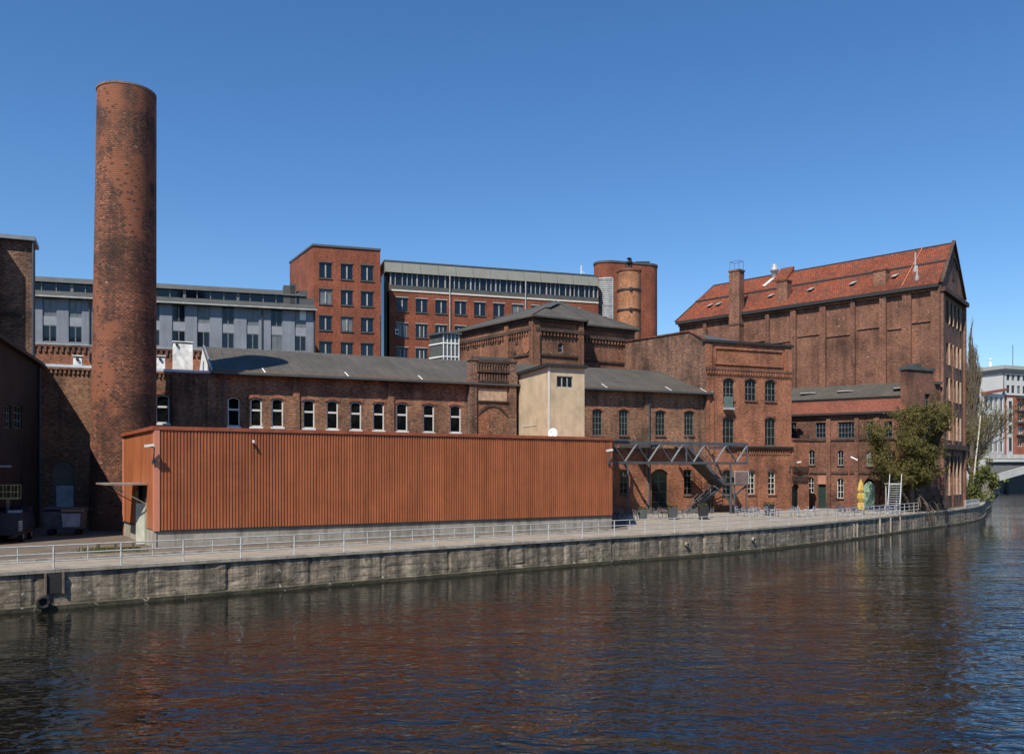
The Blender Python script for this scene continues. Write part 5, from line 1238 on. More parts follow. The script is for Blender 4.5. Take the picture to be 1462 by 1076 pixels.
def planter(px, py, label, wd, ht, mat):
    v = gnd(px, py); t = thing('planter', label, 'planter', v[:]); mb = MB()
    a = wd / 2; mb.quad_prism([(v.x - a * .8, v.y - a * .8, G + .004), (v.x + a * .8, v.y - a * .8, G + .004), (v.x + a * .8, v.y + a * .8, G + .004), (v.x - a * .8, v.y + a * .8, G + .004)], [(v.x - a, v.y - a, G + ht), (v.x + a, v.y - a, G + ht), (v.x + a, v.y + a, G + ht), (v.x - a, v.y + a, G + ht)]); mb.build('tub', mat, t)
    mb = MB()
    for k in range(60):
        p = Vector((v.x + random.uniform(-a, a), v.y + random.uniform(-a, a), G + ht + random.uniform(0, .25))); d = Vector((random.gauss(0, 1), random.gauss(0, 1), random.gauss(0, 1))).normalized() * .1; e = d.cross(Vector((random.gauss(0, 1), .3, 1))).normalized() * .07
        mb.face([p - d, p + e, p + d, p - e])
    mb.build('foliage', LEAF_G, t)
planter(918, 741, 'grey tapered planter tub in the shade by the shed', .8, .95, simple('grey_green_tub', (.07, .085, .08), .6))
planter(960, 741, 'dark grey planter tub right of the red topped table', .9, 1.15, simple('dark_grey_tub', (.06, .065, .065), .6))
planter(1098, 735, 'dark planter tub at the foot of the tower house wall', 1.0, 1.1, IRON)
planter(1004, 741, 'dark square planter under the lower stair flight', .9, 1.3, IRON)
# yellow parasol
v = gnd(1229, 735); pa = thing('closed_parasol', 'closed yellow canvas parasol tied around its pole on the terrace', 'parasol', v[:])
mb = MB(); mb.lathe((v.x, v.y), [(.05, G), (.05, G + .9)], 10); mb.lathe((v.x, v.y), [(.32, G), (.3, G + .08), (.06, G + .12)], 14); mb.build('pole', STEEL, pa)
mb = MB(); prof = [(.1, .45), (.42, .6), (.36, 1.3), (.27, 1.55), (.40, 2.0), (.34, 2.5), (.24, 2.7), (.34, 3.0), (.24, 3.7), (.08, 4.25), (.01, 4.35)]
prof = [(r * .82, z * .86 + .1) for r, z in prof]
seg = 20; i0 = len(mb.v)
for r, z in prof:
    for j in range(seg): t = 2 * math.pi * j / seg; rr_ = r * (1 + .22 * math.cos(8 * t + z)); mb.v.append(Vector((v.x + rr_ * math.cos(t), v.y + rr_ * math.sin(t), G + z)))
for k in range(len(prof) - 1):
    for j in range(seg): mb.f.append((i0 + k * seg + j, i0 + k * seg + (j + 1) % seg, i0 + (k + 1) * seg + (j + 1) % seg, i0 + (k + 1) * seg + j)); mb.m.append(0)
mb.build('canopy', YELLOW, pa)
mb = MB()
for z, r in ((1.43, .27), (2.42, .25)): mb.lathe((v.x, v.y), [(r, G + z - .04), (r, G + z + .04)], 14)
mb.build('strap', WOOD, pa)
# street lamp with bent arm
v = gnd(1212, 729); lp = thing('street_lamp', 'slim reddish street lamp with bent white head before the brown wing', 'street lamp', v[:])
zl_ = CZ + (HY - 653) / F * v.y
mb = MB(); mb.tube([(v.x, v.y, G), (v.x, v.y, zl_ - 1.4), (v.x + .15, v.y - .1, zl_ - .5), (v.x + .5, v.y - .3, zl_)], [.09, .08, .07, .06], 8); mb.build('pole', simple('rusty_red_pole', (.22, .06, .045), .6), lp)
mb = MB(); mb.bar((v.x + .85, v.y - .5, zl_ - .3), (v.x + .2, v.y - .1, zl_ + .1), .22, .14); mb.build('lamp_head', WHITE, lp)
# wall lamps
def walllamp(fr, px, py, label, dirn=1, ln=1.0):
    u, z = fr.u(px), fr.z(px, py); t = thing('wall_lamp', label, 'lamp', fr.p(u, z, .05)[:])
    mb = MB(); mb.tube([fr.p(u, z - .9, .04), fr.p(u, z, .25), fr.p(u - dirn * ln * .6, z + .1, ln)], .045, 6); mb.fbox(fr, u - .1, u + .1, z - 1.0, z - .75, .035, .12); mb.build('arm', STEEL_D, t)
    mb = MB(); c = fr.p(u - dirn * ln * .6, z + .1, ln); mb.bar(c - Vector((.24, .12, .02)), c + Vector((.24, .12, .06)), .2, .14); mb.build('lamp_head', WHITE, t)
walllamp(fr, 219, 639, 'white floodlight on a bracket at the left corner of the red shed', 1, .55)
walllamp(fr, 868.5, 645, 'white strip floodlight at the right end of the red shed', 1, .7)
walllamp(TW, 1127, 661, 'white lamp on the right edge of the tower house beside the porch', -1, 1.0)
u, z = fr.u(361), fr.z(361, 631); sc_ = thing('security_camera', 'tiny white security camera high on the ribbed shed front', 'camera', fr.p(u, z, .05)[:])
mb = MB(); mb.bar(fr.p(u, z + .05, .1), fr.p(u - .05, z, .32), .13, .13); mb.build('housing', WHITE, sc_); mb = MB(); mb.bar(fr.p(u, z - .02, .0), fr.p(u, z + .02, .12), .06); mb.bar(fr.p(u + .05, z - .25, .03), fr.p(u, z - .02, .05), .05); mb.build('bracket', IRON, sc_)

# steel ladder stairs by the tree
a = gnd(1276, 733); b = Vector((a.x + 1.1, a.y + 2.0, G + 3.3)); ls = thing('steel_ladder_stair', 'steep galvanised steel ladder stair by the canal tree', 'ladder stair', a[:])
mb = MB(); s = Vector((.62, -.1, 0))
for k in range(13): c = a.lerp(b, (k + .5) / 13); mb.bar(c - s, c + s, .2, .05)
mb.build('treads', STEEL, ls)
mb = MB()
for sg in (-1, 1): mb.bar(a + s * sg, b + s * sg, .07, .2)
mb.build('stringer', STEEL, ls)
mb = MB()
for sg in (-1, 1):
    mb.tube([a + s * sg + Vector((0, 0, .05)), a + s * sg + Vector((0, 0, 1.0)), b + s * sg + Vector((0, 0, 1.0)), b + s * sg + Vector((.2, .6, 1.0))], .04, 6)
    for k in range(1, 5): c = a.lerp(b, k / 5) + s * sg; mb.bar(c, c + Vector((0, 0, 1)), .05)
mb.build('handrail', STEEL, ls)
mb = MB(); mb.box((b.x - .7, b.y, b.z - .1), (b.x + .7, b.y + 1.4, b.z)); 
for x in (-.6, .6): mb.bar((b.x + x, b.y + 1.2, G), (b.x + x, b.y + 1.2, b.z - .1), .1)
mb.build('platform', STEEL, ls)

# ------------------------------------------------------------------ yard in the shade
D0 = Vector((-32.9, 64.2, G)); dm = thing('waste_container', 'battered wheeled grey container with tan plank lid standing in the shaded yard by the chimney', 'waste container', D0[:])
DF = Fr((D0.x - 1.3, D0.y - .35), (D0.x + 1.4, D0.y + .15)); 
mb = MB(); A_ = [DF.p(.1, G + .45, 0), DF.p(2.6, G + .45, 0), DF.p(2.6, G + .45, -1.1), DF.p(.1, G + .45, -1.1)]; B_ = [DF.p(0, G + 1.75, .12), DF.p(2.72, G + 1.75, .12), DF.p(2.72, G + 1.85, -1.2), DF.p(0, G + 1.85, -1.2)]; mb.quad_prism(A_, B_); mb.build('body', simple('dark_grey_container', (.11, .115, .12), .6, var=.4), dm)
mb = MB(); mb.quad_prism([DF.p(1.35, G + .6, .05), DF.p(2.5, G + .6, .05), DF.p(2.6, G + 1.6, .13), DF.p(1.3, G + 1.6, .13)], [DF.p(1.35, G + .6, .09), DF.p(2.5, G + .6, .09), DF.p(2.6, G + 1.6, .17), DF.p(1.3, G + 1.6, .17)]); mb.build('pale_panel', simple('pale_grey_panel_board', (.42, .44, .46), .6, var=.3), dm)
mb = MB(); mb.quad_prism([DF.p(-.05, G + 1.88, .2), DF.p(2.8, G + 1.8, .2), DF.p(2.8, G + 1.9, -1.25), DF.p(-.05, G + 2.0, -1.25)], [DF.p(-.05, G + 1.96, .2), DF.p(2.8, G + 1.88, .2), DF.p(2.8, G + 1.98, -1.25), DF.p(-.05, G + 2.08, -1.25)]); mb.build('lid', STEEL_D, dm)
mb = MB(); mb.fbox(DF, 1.3, 2.85, G + 1.74, G + 1.86, .21, .32); mb.build('plank', simple('tan_plank', (.38, .22, .12), .8), dm)
for u in (.45, 2.25):
    for d in (-.15, -.95): c = DF.p(u, G + .22, d); e = Vector((DF.n.x, DF.n.y, 0)) * .07; mb = MB(); mb.tube([c - e, c + e], .21, 14); mb.build('wheel', RUBBER, dm); 
mb = MB()
for u in (.45, 2.25): mb.fbox(DF, u - .08, u + .08, G + .4, G + .5, -1.0, -.05)
mb.build('axle_mount', IRON, dm)
bp = HW.p(U(93), G, .35); bd = thing('leaning_board', 'pale grey rectangular board leaning on the walled-up arched doorway', 'board', bp[:])
mb = MB(); a, b = U(80.5), U(105); z0, z1 = HW.z(93, 737), HW.z(93, 693); mb.quad_prism([HW.p(a, z0, .3), HW.p(b, z0, .3), HW.p(b, z1, .05), HW.p(a, z1, .05)], [HW.p(a, z0, .36), HW.p(b, z0, .36), HW.p(b, z1, .11), HW.p(a, z1, .11)]); mb.build('panel', simple('pale_grey_board', (.42, .44, .44), .7), bd)
mb = MB(); mb.fbox(HW, a, b, G, z0, .1, .38); mb.build('plinth_block', CONC, bd)
# small lift truck
TF = Fr((-33.9, 56.9), (-32.15, 57.5)); tr = thing('lift_truck', 'small dark blue work truck with striped tail and folded lift basket in the shaded yard', 'truck', TF.p(.9, G, -2)[:])
DB = simple('dark_blue_paint', (.012, .018, .035), .35); YL = simple('worn_yellow_steel', (.30, .26, .10), .6)
mb = MB(); mb.fbox(TF, .05, 1.8, G + .5, G + .85, -4.4, 0); mb.build('chassis', IRON, tr)
mb = MB(); mb.fbox(TF, 0, 1.85, G + .86, G + 1.95, -2.6, 0); mb.build('box_body', DB, tr)
A_ = [TF.p(0, G + .86, -2.7), TF.p(1.85, G + .86, -2.7), TF.p(1.85, G + .86, -4.4), TF.p(0, G + .86, -4.4)]; B_ = [TF.p(.12, G + 2.3, -2.75), TF.p(1.73, G + 2.3, -2.75), TF.p(1.73, G + 2.2, -3.9), TF.p(.12, G + 2.2, -3.9)]
mb = MB(); mb.quad_prism(A_, B_); mb.build('cab', DB, tr)
mb = MB(); mb.fbox(TF, 1.0, 1.75, G + 1.96, G + 2.12, -.6, .02); mb.build('blue_cover', simple('pale_blue_cover', (.22, .27, .36), .5), tr)
for u in (.2, 1.65):
    for d in (-.8, -3.6): c = TF.p(u, G + .38, d); e = Vector((TF.w.x, TF.w.y, 0)) * .12; mb = MB(); mb.tube([c - e, c + e], .38, 18); w_ = mb.build('wheel', RUBBER, tr); mb = MB(); mb.tube([c - e * 1.04, c + e * 1.04], .2, 12); mb.build('rim', STEEL, w_)
for u in (.0, 1.63):
    for k in range(4): mb = MB()
    mb = MB()
    for k in range(5): mb.quad_prism([TF.p(u, G + .75 + k * .14, .005), TF.p(u + .22, G + .82 + k * .14, .005), TF.p(u + .22, G + .89 + k * .14, .005), TF.p(u, G + .82 + k * .14, .005)], [TF.p(u, G + .75 + k * .14, .02), TF.p(u + .22, G + .82 + k * .14, .02), TF.p(u + .22, G + .89 + k * .14, .02), TF.p(u, G + .82 + k * .14, .02)])
    mb.build('warning_stripes', simple('striped_marker', (.65, .6, .5), .5), tr)
mb = MB()
for z in (2.9, 3.3, 3.75):
    mb.fbox(TF, -.2, 1.6, G + z, G + z + .05, -.05, 0); mb.fbox(TF, -.2, 1.6, G + z, G + z + .05, -1.0, -.95)
for u in (-.2, .25, .7, 1.15, 1.55):
    for d in (0, -.95): mb.fbox(TF, u, u + .05, G + 2.9, G + 3.75, d - .05, d - .001)
mb.fbox(TF, -.2, 1.6, G + 2.85, G + 2.9, -1, 0); mb.build('lift_basket', YL, tr)
mb = MB(); mb.bar(TF.p(.7, G + 1.95, -1.5), TF.p(.9, G + 2.87, -.6), .2); mb.tube([TF.p(-.9, G + 3.9, -.5), TF.p(.35, G + 5.0, -.5), TF.p(1.1, G + 5.0, -.5)], .07, 8); mb.tube([TF.p(.35, G + 5.0, -.5), TF.p(.1, G + 3.75, -.6)], .06, 8); mb.build('lift_arm', FR_LIGHT, tr)
# timber pallet and weeds at the shed corner
pl = thing('timber_pallet', 'dark weathered timber pallet lying at the left corner of the red shed', 'pallet', (-23.6, 51.9, G))
mb = MB(); PF = Fr((-24.9, 52.2), (-22.6, 52.2 + 1.0))
for k in range(6): mb.fbox(PF, 0, 2.3, G + .34, G + .4, -.18 - k * .2, -.02 - k * .2)
mb.build('slats', WOOD, pl); mb = MB()
for u in (.1, 1.05, 2.05): mb.fbox(PF, u, u + .16, G + .004, G + .335, -1.18, -.02)
mb.build('bearers', BARK, pl)
mb = MB()
for k in range(420):
    c = Vector((-23.9, 50.6, G + .13)) if k % 5 else Vector((-22.6, 51.2, G)); c = c + Vector((random.gauss(0, .55), random.gauss(0, .25), 0)); h = random.uniform(.1, .38); d = Vector((random.uniform(-.1, .1), random.uniform(-.1, .1), h)); s = Vector((random.uniform(-.03, .03), .02, 0)) + Vector((.02, 0, 0))
    c.z = G
    mb.face([c - s, c + s, c + d])
tag(mb.build('weeds', LEAF_G), 'tuft of green weeds growing at the left corner of the red shed', 'weeds', kind='stuff')

# ------------------------------------------------------------------ trees and shrubs
def grow(base, height, rng, lean=(0, 0), forks=4, levels=4, spread=.6, upward=.3, r0=.2, ratio=.68, wob=.12):
    segs, tips = [], []
    def rec(p, d, ln, r, lv):
        n = 4; pts = [p]; rad = [r]
        for k in range(n):
            d = (d + Vector((rng.gauss(0, wob), rng.gauss(0, wob), rng.gauss(0, wob) + upward * .12))).normalized(); p = p + d * ln / n; pts.append(p); rad.append(r * (1 - .42 * (k + 1) / n))
        segs.append((pts, rad, lv))
        if lv >= levels: tips.append((pts, d)); return
        for k in range(forks + (lv == 0)):
            t = .35 + .65 * (k + rng.random()) / (forks + 1); q = pts[min(int(t * n) , n)].lerp(pts[min(int(t * n) + 1, n)], (t * n) % 1)
            ang = 2.4 * k + rng.random() * 2; side = Vector((math.cos(ang), math.sin(ang), 0))
            nd = (d * (1 - spread) + side * spread + Vector((0, 0, upward * .5))).normalized(); rec(q, nd, ln * ratio * rng.uniform(.7, 1.15), r * .55, lv + 1)
        rec(p, d, ln * ratio, r * .58, lv + 1)
    rec(Vector(base), Vector((lean[0], lean[1], 1)).normalized(), height, r0, 0)
    return segs, tips
def branches(mb, segs, seg=5, minr=.012):
    for pts, rad, lv in segs: mb.tube(pts, [max(r, minr) for r in rad], max(3, seg - lv // 2), cap=False)
def leaves(mb, tips, rng, per, size, scat):
    for pts, d in tips:
        for k in range(per):
            p = pts[rng.randrange(1, len(pts))] + Vector((rng.gauss(0, scat), rng.gauss(0, scat), rng.gauss(0, scat)))
            a = Vector((rng.gauss(0, 1), rng.gauss(0, 1), rng.gauss(0, 1))).normalized(); b = a.cross(Vector((rng.gauss(0, 1), rng.gauss(0, 1), rng.gauss(0, 1)))).normalized()
            s = size * rng.uniform(.6, 1.3); a *= s; b *= s * .55
            mb.face([p - a, p + b, p + a, p - b])
def tree(name, label, cat, base, height, leafm, bark, per, size, scat, seed, group=None, twig=None, **kw):
    rng = random.Random(seed); t = thing(name, label, cat, base, group)
    segs, tips = grow(base, height, rng, **kw)
    mb = MB(); branches(mb, [s for s in segs if s[2] == 0], 9); mb.build('trunk', bark, t, smooth=True)
    mb = MB(); branches(mb, [s for s in segs if s[2] > 0]); mb.build('branches', twig or BARK, t)
    if per: mb = MB(); leaves(mb, tips, rng, per, size, scat); mb.build('crown', leafm, t)
    return t, segs, tips
CT0 = Vector((46.9, 102.0, G - .1)); ct = thing('canal_tree', 'bushy olive green spring tree leaning over the quay before the warehouse', 'tree', CT0[:])
rng = random.Random(11); mt = MB(); mbr = MB(); mlf = MB()
tops = []
for k in range(5):
    a_ = 2 * math.pi * k / 5 + .4; p = CT0 + Vector((math.cos(a_) * .25, math.sin(a_) * .15, 0)); d = Vector((math.cos(a_) * .15 - .09, math.sin(a_) * .2 - .02, 1)).normalized(); pts = [p]
    for j in range(7): d = (d + Vector((rng.gauss(0, .1), rng.gauss(0, .1), .05))).normalized(); p = p + d * 1.58; pts.append(p)
    mt.tube(pts, [.26, .23, .2, .17, .15, .12, .1, .08], 7); tops.append(pts)
for k in range(220):                                    # twigs fanning out of the stems into an uneven crown
    st_ = rng.choice(tops); j = rng.randrange(2, 8); p = st_[j].copy(); a_ = rng.uniform(0, 6.28); d = Vector((math.cos(a_) * .47 - .03, math.sin(a_) * .65, rng.uniform(-.1, 1.1))).normalized()
    ln = rng.uniform(1.4, 3.0) * (1.1 if j < 5 else .85); n = 7; pts = [p]
    for i in range(n): d = (d + Vector((rng.gauss(0, .16), rng.gauss(0, .16), rng.gauss(.03, .12) - (.11 if i > 4 else 0)))).normalized(); p = p + d * ln / n; pts.append(p)
    mbr.tube(pts, [.05, .045, .04, .03, .025, .02, .016, .012], 4, cap=False)
    for i in range(2, n + 1):
        for r_ in range(3):
            dd = (Vector((rng.gauss(0, 1), rng.gauss(0, 1), rng.gauss(.2, .8)))).normalized(); q0 = pts[i]; l2 = rng.uniform(.5, 1.25); q1 = q0 + dd * l2 * .5 + Vector((0, 0, .06)); q2 = q0 + dd * l2 - Vector((0, 0, .12))
            mbr.tube([q0, q1, q2], [.014, .011, .008], 3, cap=False)
            for m_ in range(19):
                c_ = q0.lerp(q2, rng.uniform(.1, 1.05)) + Vector((rng.gauss(0, .1), rng.gauss(0, .1), rng.gauss(0, .1)))
                if c_.z < 3.6 + rng.random(): continue
                aa = Vector((rng.gauss(0, 1), rng.gauss(0, 1), rng.gauss(0, 1))).normalized(); bb = aa.cross(Vector((rng.gauss(0, 1), rng.gauss(0, 1), rng.gauss(0, 1)))).normalized(); s2 = rng.uniform(.05, .12)
                mlf.face([c_ - aa * s2, c_ + bb * s2 * .5, c_ + aa * s2, c_ - bb * s2 * .5])
mt.build('trunk', BARK, ct, smooth=True); mbr.build('branches', BARK, ct); mlf.build('crown', LEAF, ct)
mb = MB(); rng = random.Random(3)
for k in range(34):
    x0 = rng.uniform(46.6, 52.5); yq = 98.6 + (x0 - 46) * 1.046; p = Vector((x0 - .4, yq + .9, G + rng.uniform(.2, 1.8))); pts = [p]
    for j in range(5): p = p + Vector((rng.gauss(.06, .12), -.42 if j < 3 else rng.gauss(0, .05), (.15 if j == 0 else -.5) + rng.gauss(0, .12))); pts.append(p)
    mb.tube(pts, [.07, .065, .05, .045, .04, .03], 5)
mb.build('hanging_roots', BARK, ct)
mb = MB(); rng = random.Random(8)
def clump(mb, c, r, n, size, rng, flat_=(1, 1, 1)):
    for k in range(n):
        v = Vector((rng.gauss(0, 1), rng.gauss(0, 1), rng.gauss(0, 1))).normalized() * r * rng.random() ** .5; p = c + Vector((v.x * flat_[0], v.y * flat_[1], v.z * flat_[2]))
        a = Vector((rng.gauss(0, 1), rng.gauss(0, 1), rng.gauss(0, 1))).normalized(); b = a.cross(Vector((rng.gauss(0, 1), rng.gauss(0, 1), .5))).normalized(); s = size * rng.uniform(.6, 1.3)
        mb.face([p - a * s, p + b * s * .55, p + a * s, p - b * s * .55])
sp = thing('reddish_shrub', 'reddish brown shrub growing against the wall beside the green arched gate', 'shrub', (45.3, 104.4, G))
mb = MB()
for k in range(26): clump(mb, Vector((45.4 + rng.gauss(0, .9), 104.6 + rng.gauss(0, .35), G + rng.uniform(.3, 6.2))), .55, 40, .16, rng)
mb.build('foliage', LEAF_R, sp); mb = MB()
for k in range(7): p = Vector((45.3 + k * .12, 104.5, G)); mb.tube([p, p + Vector((rng.gauss(0, .5), 0, 3)), p + Vector((rng.gauss(0, .9), 0, 6))], [.06, .04, .02], 5)
mb.build('stems', BARK, sp)

tree('poplar_tree', 'tall narrow bare poplar rising right of the warehouse gable', 'tree', (84.6, 161, G - .1), 15.6, LEAF, BARK, 2, .09, .2, 21, lean=(.0, 0), forks=5, levels=4, spread=.20, upward=1.4, r0=.42, ratio=.56, wob=.05)
bt = tree('birch_tree', 'leaning birch with slim white trunk behind the warehouse corner', 'tree', (71.2, 136, G - .1), 13.5, LEAF, BIRCH, 6, .09, .25, 5, lean=(.19, .03), forks=3, levels=3, spread=.5, upward=-.1, r0=.14, ratio=.24, wob=.03)
tree('bare_tree', 'bare brown tree with budding crown between the birch and the glass fronted house', 'tree', (93, 178, G - .1), 8.5, LEAF, BARK, 14, .13, .4, 31, forks=4, levels=4, spread=.5, upward=.5, r0=.4, ratio=.66)
tree('bare_tree', 'bare twiggy tree close behind the warehouse gable corner', 'tree', (75.6, 146, G - .1), 9, LEAF, BARK, 10, .12, .4, 33, forks=4, levels=4, spread=.42, upward=.7, r0=.3, ratio=.62)
tree('bare_tree', 'small bare tree right of the poplar by the far quay bend', 'tree', (101.5, 192, G - .1), 7.5, LEAF, BARK, 12, .13, .45, 35, forks=4, levels=4, spread=.5, upward=.5, r0=.3, ratio=.66)
for x, y, h, r, lb, sd in ((71.8, 134.5, 2.6, 2.6, 'fresh green bush on the bank at the foot of the leaning birch', 41), (74.8, 141.5, 3.2, 2.0, 'large olive green bush overhanging the water at the quay bend', 42)):
    rng = random.Random(sd); t = thing('bank_bush', lb, 'bush', (x, y, G)); mb = MB()
    for k in range(34): c = Vector((x + rng.gauss(0, r * .5), y + rng.gauss(0, r * .4), G + h * rng.random() * 2)); clump(mb, c, .8, 55, .2, rng)
    mb.build('foliage', LEAF_G if sd == 41 else LEAF, t); mb = MB()
    for k in range(9): p = Vector((x + rng.gauss(0, .4), y + rng.gauss(0, .3), G - .05)); mb.tube([p, p + Vector((rng.gauss(0, 1), rng.gauss(0, .8), h * .9)), p + Vector((rng.gauss(0, 1.8), rng.gauss(0, 1.2), h * 1.9))], [.08, .05, .02], 5)
    mb.build('stems', BARK, t)
# white boarded edge at the bend
p, e, n = qpt(1388); wb = thing('pale_balustrade', 'short stretch of pale balustrade on the quay edge below the birch', 'balustrade', (p.x, p.y, G)); E3 = Vector((e.x, e.y, 0)); P3 = Vector((p.x, p.y, 0)) - Vector((n.x, n.y, 0)) * .1
mb = MB(); mb.bar(P3 - E3 * 4 + Vector((0, 0, G + .9)), P3 + E3 * 5 + Vector((0, 0, G + .9)), .15, .16); mb.bar(P3 - E3 * 4 + Vector((0, 0, G + .3)), P3 + E3 * 5 + Vector((0, 0, G + .3)), .15, .14); mb.build('rail', FR_LIGHT, wb)
mb = MB()
for k in range(13): c = P3 + E3 * (-4 + k * .75); mb.bar(c + Vector((0, 0, G)), c + Vector((0, 0, G + .95)), .14)
mb.build('baluster', FR_LIGHT, wb)

# ------------------------------------------------------------------ opposite bank behind the viewer (added out of view to cut sky fill and darken window reflections)
mb = MB(); mb.quad_prism([(-260, -95, -.5), (260, -95, -.5), (260, -38, -.5), (-260, -38, -.5)], [(-260, -95, G), (260, -95, G), (260, -38, G), (-260, -38, G)]); tag(mb.build('added_bank', YARD), kind='structure')
for k, (x0, x1, h, lb) in enumerate(((-190, -125, 24, 'added out-of-view long dark brick warehouse on the opposite bank, far left of the viewer'), (-118, -62, 27, 'added out-of-view tall brick tenement on the opposite bank, left of the viewer'), (-55, 8, 25, 'added out-of-view brick tenement on the opposite bank directly behind the viewer'), (16, 70, 28, 'added out-of-view tall brick tenement on the opposite bank, right of the viewer'), (78, 150, 24, 'added out-of-view long brick block on the opposite bank, far right of the viewer'))):
    t = thing('added_tenement', lb, 'building', ((x0 + x1) / 2, -58, G)); f = Fr((x1, -46), (x0, -46)); ops = [(u, u + 1.4, z, z + 2.1) for u in [2 + 4.2 * i for i in range(int((f.L - 3) / 4.2))] for z in (4, 8, 12, 16)]
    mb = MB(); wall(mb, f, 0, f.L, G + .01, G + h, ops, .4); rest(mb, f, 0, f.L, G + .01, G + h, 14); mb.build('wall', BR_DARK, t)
    mb = MB(); mb.fbox(f, -.4, f.L + .4, G + h, G + h + .5, -14.4, .4); mb.build('roof', GREYROOF, t)
    mb = MB()
    for a_, b_, z0_, z1_ in ops: mb.face([f.p(a_, z0_, -.38), f.p(b_, z0_, -.38), f.p(b_, z1_, -.38), f.p(a_, z1_, -.38)])
    tag(mb.build('window_panes', GLASS, t), kind='stuff')

# ------------------------------------------------------------------ far canal: bridge, houses, marker post
br = thing('canal_bridge', 'pale grey road bridge crossing the far canal at the right edge', 'bridge', (190, 276, 0))
bz = lambda y, Y: CZ + (HY - y) / F * Y
BR_ = Fr((143, 268), (330, 268))
GREYB = simple('pale_bridge_concrete', (.40, .40, .38), .8, var=.15, sc=.2)
mb = MB(); mb.fbox(BR_, 0, 187, bz(659, 268), bz(654.5, 268), -12, 0); mb.build('deck', GREYB, br)
mb = MB(); mb.fbox(BR_, 0, 187, bz(654.4, 268), bz(648.5, 268), -.4, .15)
mb.fbox(BR_, 0, 187, bz(654.4, 268), bz(649, 268), -12, -11.6); mb.build('parapet', simple('bridge_parapet', (.33, .33, .31), .8, var=.35, sc=.8), br)
mb = MB(); mb.fbox(BR_, 0, 187, bz(664, 268), bz(659.1, 268), -11, -1.2); mb.build('girder', STEEL_D, br)
mb = MB(); mb.fbox(BR_, -4, 2, 0, bz(659.2, 268), -12, .3); mb.fbox(BR_, 60, 63, -.5, bz(659.2, 268), -11, -.5); mb.build('pier', GREYB, br)
fb = thing('ramp_bridge', 'pale sloping footbridge ramp in front of the canal bridge', 'footbridge', (165, 258, 0))
a, b = at(1408, 686, 256), at(1500, 660, 262); mb = MB(); mb.bar(a, b, 3.2, 1.5); mb.build('ramp_beam', GREYB, fb); mb = MB(); mb.bar(a + Vector((0, -1.5, .8)), b + Vector((0, -1.5, .8)), .12, .8); mb.build('parapet', FR_LIGHT, fb); mb = MB(); mb.box((a.x - 4, a.y - 1.5, -.5), (a.x + 1.5, a.y + 2, a.z - .1)); mb.build('abutment', simple('stained_abutment', (.16, .155, .14), .9), fb)
fq = thing('far_quay_wall', 'grey far quay wall under the canal bridge', 'quay wall', (200, 285, 0)); mb = MB(); mb.box((139, 284, -.5), (430, 286, 8.3)); mb.build('wall_face', simple('far_quay_stone', (.13, .14, .15), .9), fq)
mp = at(1437, 703, 262); dp = thing('mooring_post', 'dark mooring post with yellow cap standing in the far canal', 'mooring post', (mp.x, mp.y, 0)); mb = MB(); mb.tube([(mp.x, mp.y, -.5), (mp.x, mp.y, 3.3)], .7, 12); mb.build('pile', IRON, dp); mb = MB(); mb.tube([(mp.x, mp.y, 3.3), (mp.x, mp.y, 4.4)], .75, 12); mb.build('cap', simple('yellow_marker', (.5, .45, .08), .6), dp)
FW = simple('far_white_render', (.50, .50, .48), .8, var=.08, sc=.2); FGR = simple('far_grey_block', (.34, .34, .32), .8, var=.12, sc=.2)
# corner house, white top and red middle
CH = Fr(at(1433.5, 0, 300).xy, at(1480, 0, 306).xy); hz = lambda y: CZ + (HY - y) / F * 301
cb = thing('red_white_apartment_house', 'red apartment house with white top storeys and dark balconies beyond the bridge', 'apartment house', CH.p(4, G)[:])
ops = [(CH.u(x), CH.u(x + 7), hz(yb), hz(yt)) for x in (1453, 1467) for yt, yb in ((573, 584), (590, 601), (608, 619), (626, 637))]
mb = MB(); wall(mb, CH, 0, CH.L, G, hz(564), ops, .5); rest(mb, CH, 0, CH.L, G, hz(564), 16); mb.build('red_wall', BR_FAR, cb)
for o in ops: window(cb, CH, o, .3, 2, 1, FR_WHITE, GLASS_B, .16, .14)
o2 = [(CH.u(x), CH.u(x + 4.5), hz(yb), hz(yt)) for x in (1436, 1443, 1451, 1459, 1466) for yt, yb in ((535, 543), (550, 561))]
mb = MB(); wall(mb, CH, -.3, CH.L, hz(564) + .01, hz(532), o2, .5, d=.3); rest(mb, CH, -.3, CH.L, hz(564) + .01, hz(532), 16); mb.build('white_wall', FW, cb)
for o in o2: window(cb, CH, o, .3, 1, 1, FR_DARK, GLASS_B, .14, .1, d=.3)
mb = MB(); mb.fbox(CH, -.9, CH.L, hz(532) + .01, hz(527), -16, 1.0); mb.build('cornice', FR_DARK, cb)
mb = MB(); mb.fbox(CH, .5, CH.L, hz(527) + .01, hz(521), -12, -.6); mb.build('attic', FGR, cb)
mb = MB()
for y in (584.5, 601.5, 619.5, 566): mb.fbox(CH, CH.u(1451), CH.L, hz(y + 2.4), hz(y), .01, 1.2)
mb.build('balcony', FR_DARK, cb)
mb = MB(); mb.fbox(CH, CH.u(1437), CH.u(1445), G, hz(568), .01, .3); mb.build('white_bay', FW, cb)
o3 = [(CH.u(1438.4), CH.u(1443.6), hz(yb), hz(yt)) for yt, yb in ((572, 584), (589, 602), (607, 619), (624, 644))]
for o in o3: window(cb, CH, o, .02, 1, 1, FR_WHITE, GLASS_B, .1, .1, d=.36)
GH = Fr(at(1404, 0, 292).xy, at(1434, 0, 299).xy); gz = lambda y: CZ + (HY - y) / F * 296
gh = thing('glass_fronted_house', 'white framed glass fronted house with red roof edge beyond the bare trees', 'house', GH.p(4, G)[:])
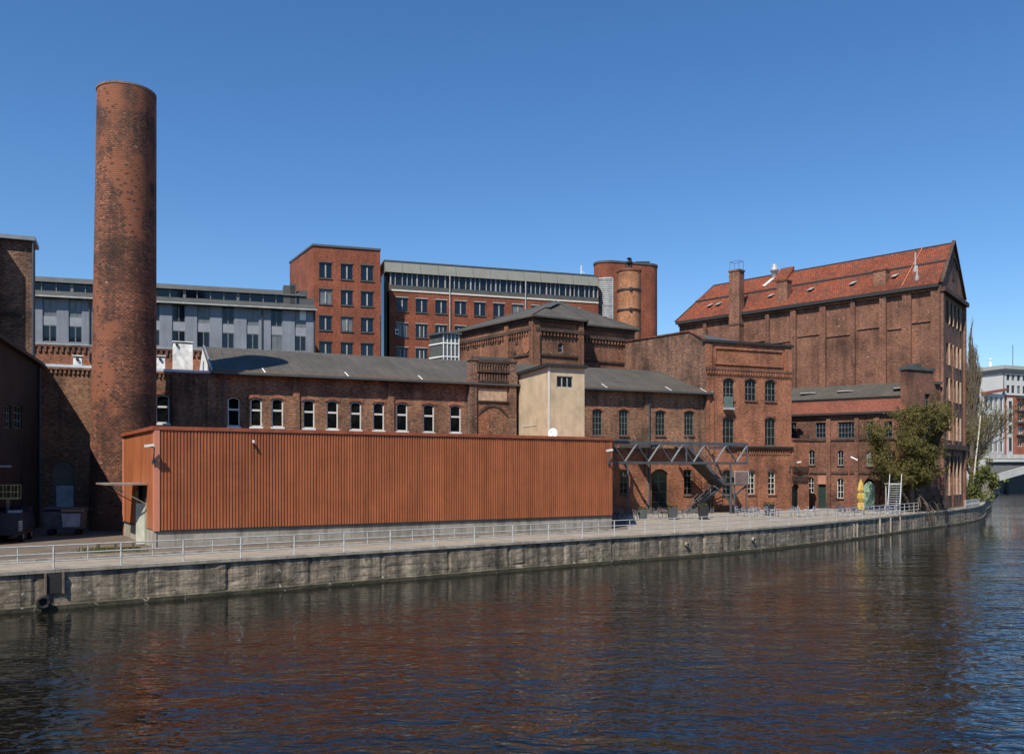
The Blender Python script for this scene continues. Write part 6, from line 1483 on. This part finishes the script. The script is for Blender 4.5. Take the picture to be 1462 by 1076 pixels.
ops = [(GH.u(x), GH.u(x + 4.6), gz(yb), gz(yt)) for x in (1406, 1413, 1420, 1427.5) for yt, yb in ((566, 587), (592, 606), (610, 625), (629, 645))]
mb = MB(); wall(mb, GH, 0, GH.L, G, gz(562), ops, .5); rest(mb, GH, 0, GH.L, G, gz(562), 12); mb.build('wall', FW, gh)
for o in ops: window(gh, GH, o, .3, 2, 1, FR_WHITE, GLASS_B, .14, .12)
mb = MB(); mb.bar(GH.p(-.4, gz(563), .2), GH.p(GH.L + .2, gz(555), .2), 1.4, .9); mb.build('roof_edge', simple('red_roof_edge', (.26, .07, .05), .7), gh)
def block(name, label, x0, x1, yt, Y, mat, extra=None):
    a, b = at(x0, yt, Y), at(x1, yt, Y); t = thing(name, label, 'building', ((a.x + b.x) / 2, Y, G)); mb = MB(); mb.box((a.x, Y, G), (b.x, Y + 14, a.z)); mb.build('wall', mat, t)
    f = Fr((a.x, Y), (b.x, Y)); mb = MB(); mb.fbox(f, -.4, f.L + .4, a.z + .01, a.z + .5, -14.3, .4); mb.build('roof', FR_LIGHT, t)
    for k in range(4): u = f.L * (.1 + .22 * k); window(t, f, (u, u + f.L * .13, a.z - 4.2, a.z - 2), -.05, 2, 1, FR_DARK, GLASS_B, .12, .1)
    return t
block('flat_roofed_block', 'pale flat roofed block high behind the glass fronted house', 1396, 1433, 527, 330, FGR)
block('flat_roofed_block', 'lower grey block behind the bare trees, left of the glass fronted house', 1385, 1432, 546, 316, FGR)
p = at(1446, 523, 304); ae = thing('radio_mast', 'thin radio mast on the roof of the red and white house', 'mast', p[:]); mb = MB(); mb.tube([p, p + Vector((0, 0, 7.5))], .12, 6); mb.build('pole', STEEL_D, ae)
p = at(1414, 526, 332); ae = thing('chimney_pot', 'small white chimney on the pale far block', 'chimney', p[:]); mb = MB(); mb.tube([p, p + Vector((0, 0, 3.2))], .5, 10); mb.tube([p + Vector((0, 0, 3.2)), p + Vector((0, 0, 3.7))], .7, 10); mb.build('pot', WHITE, ae)
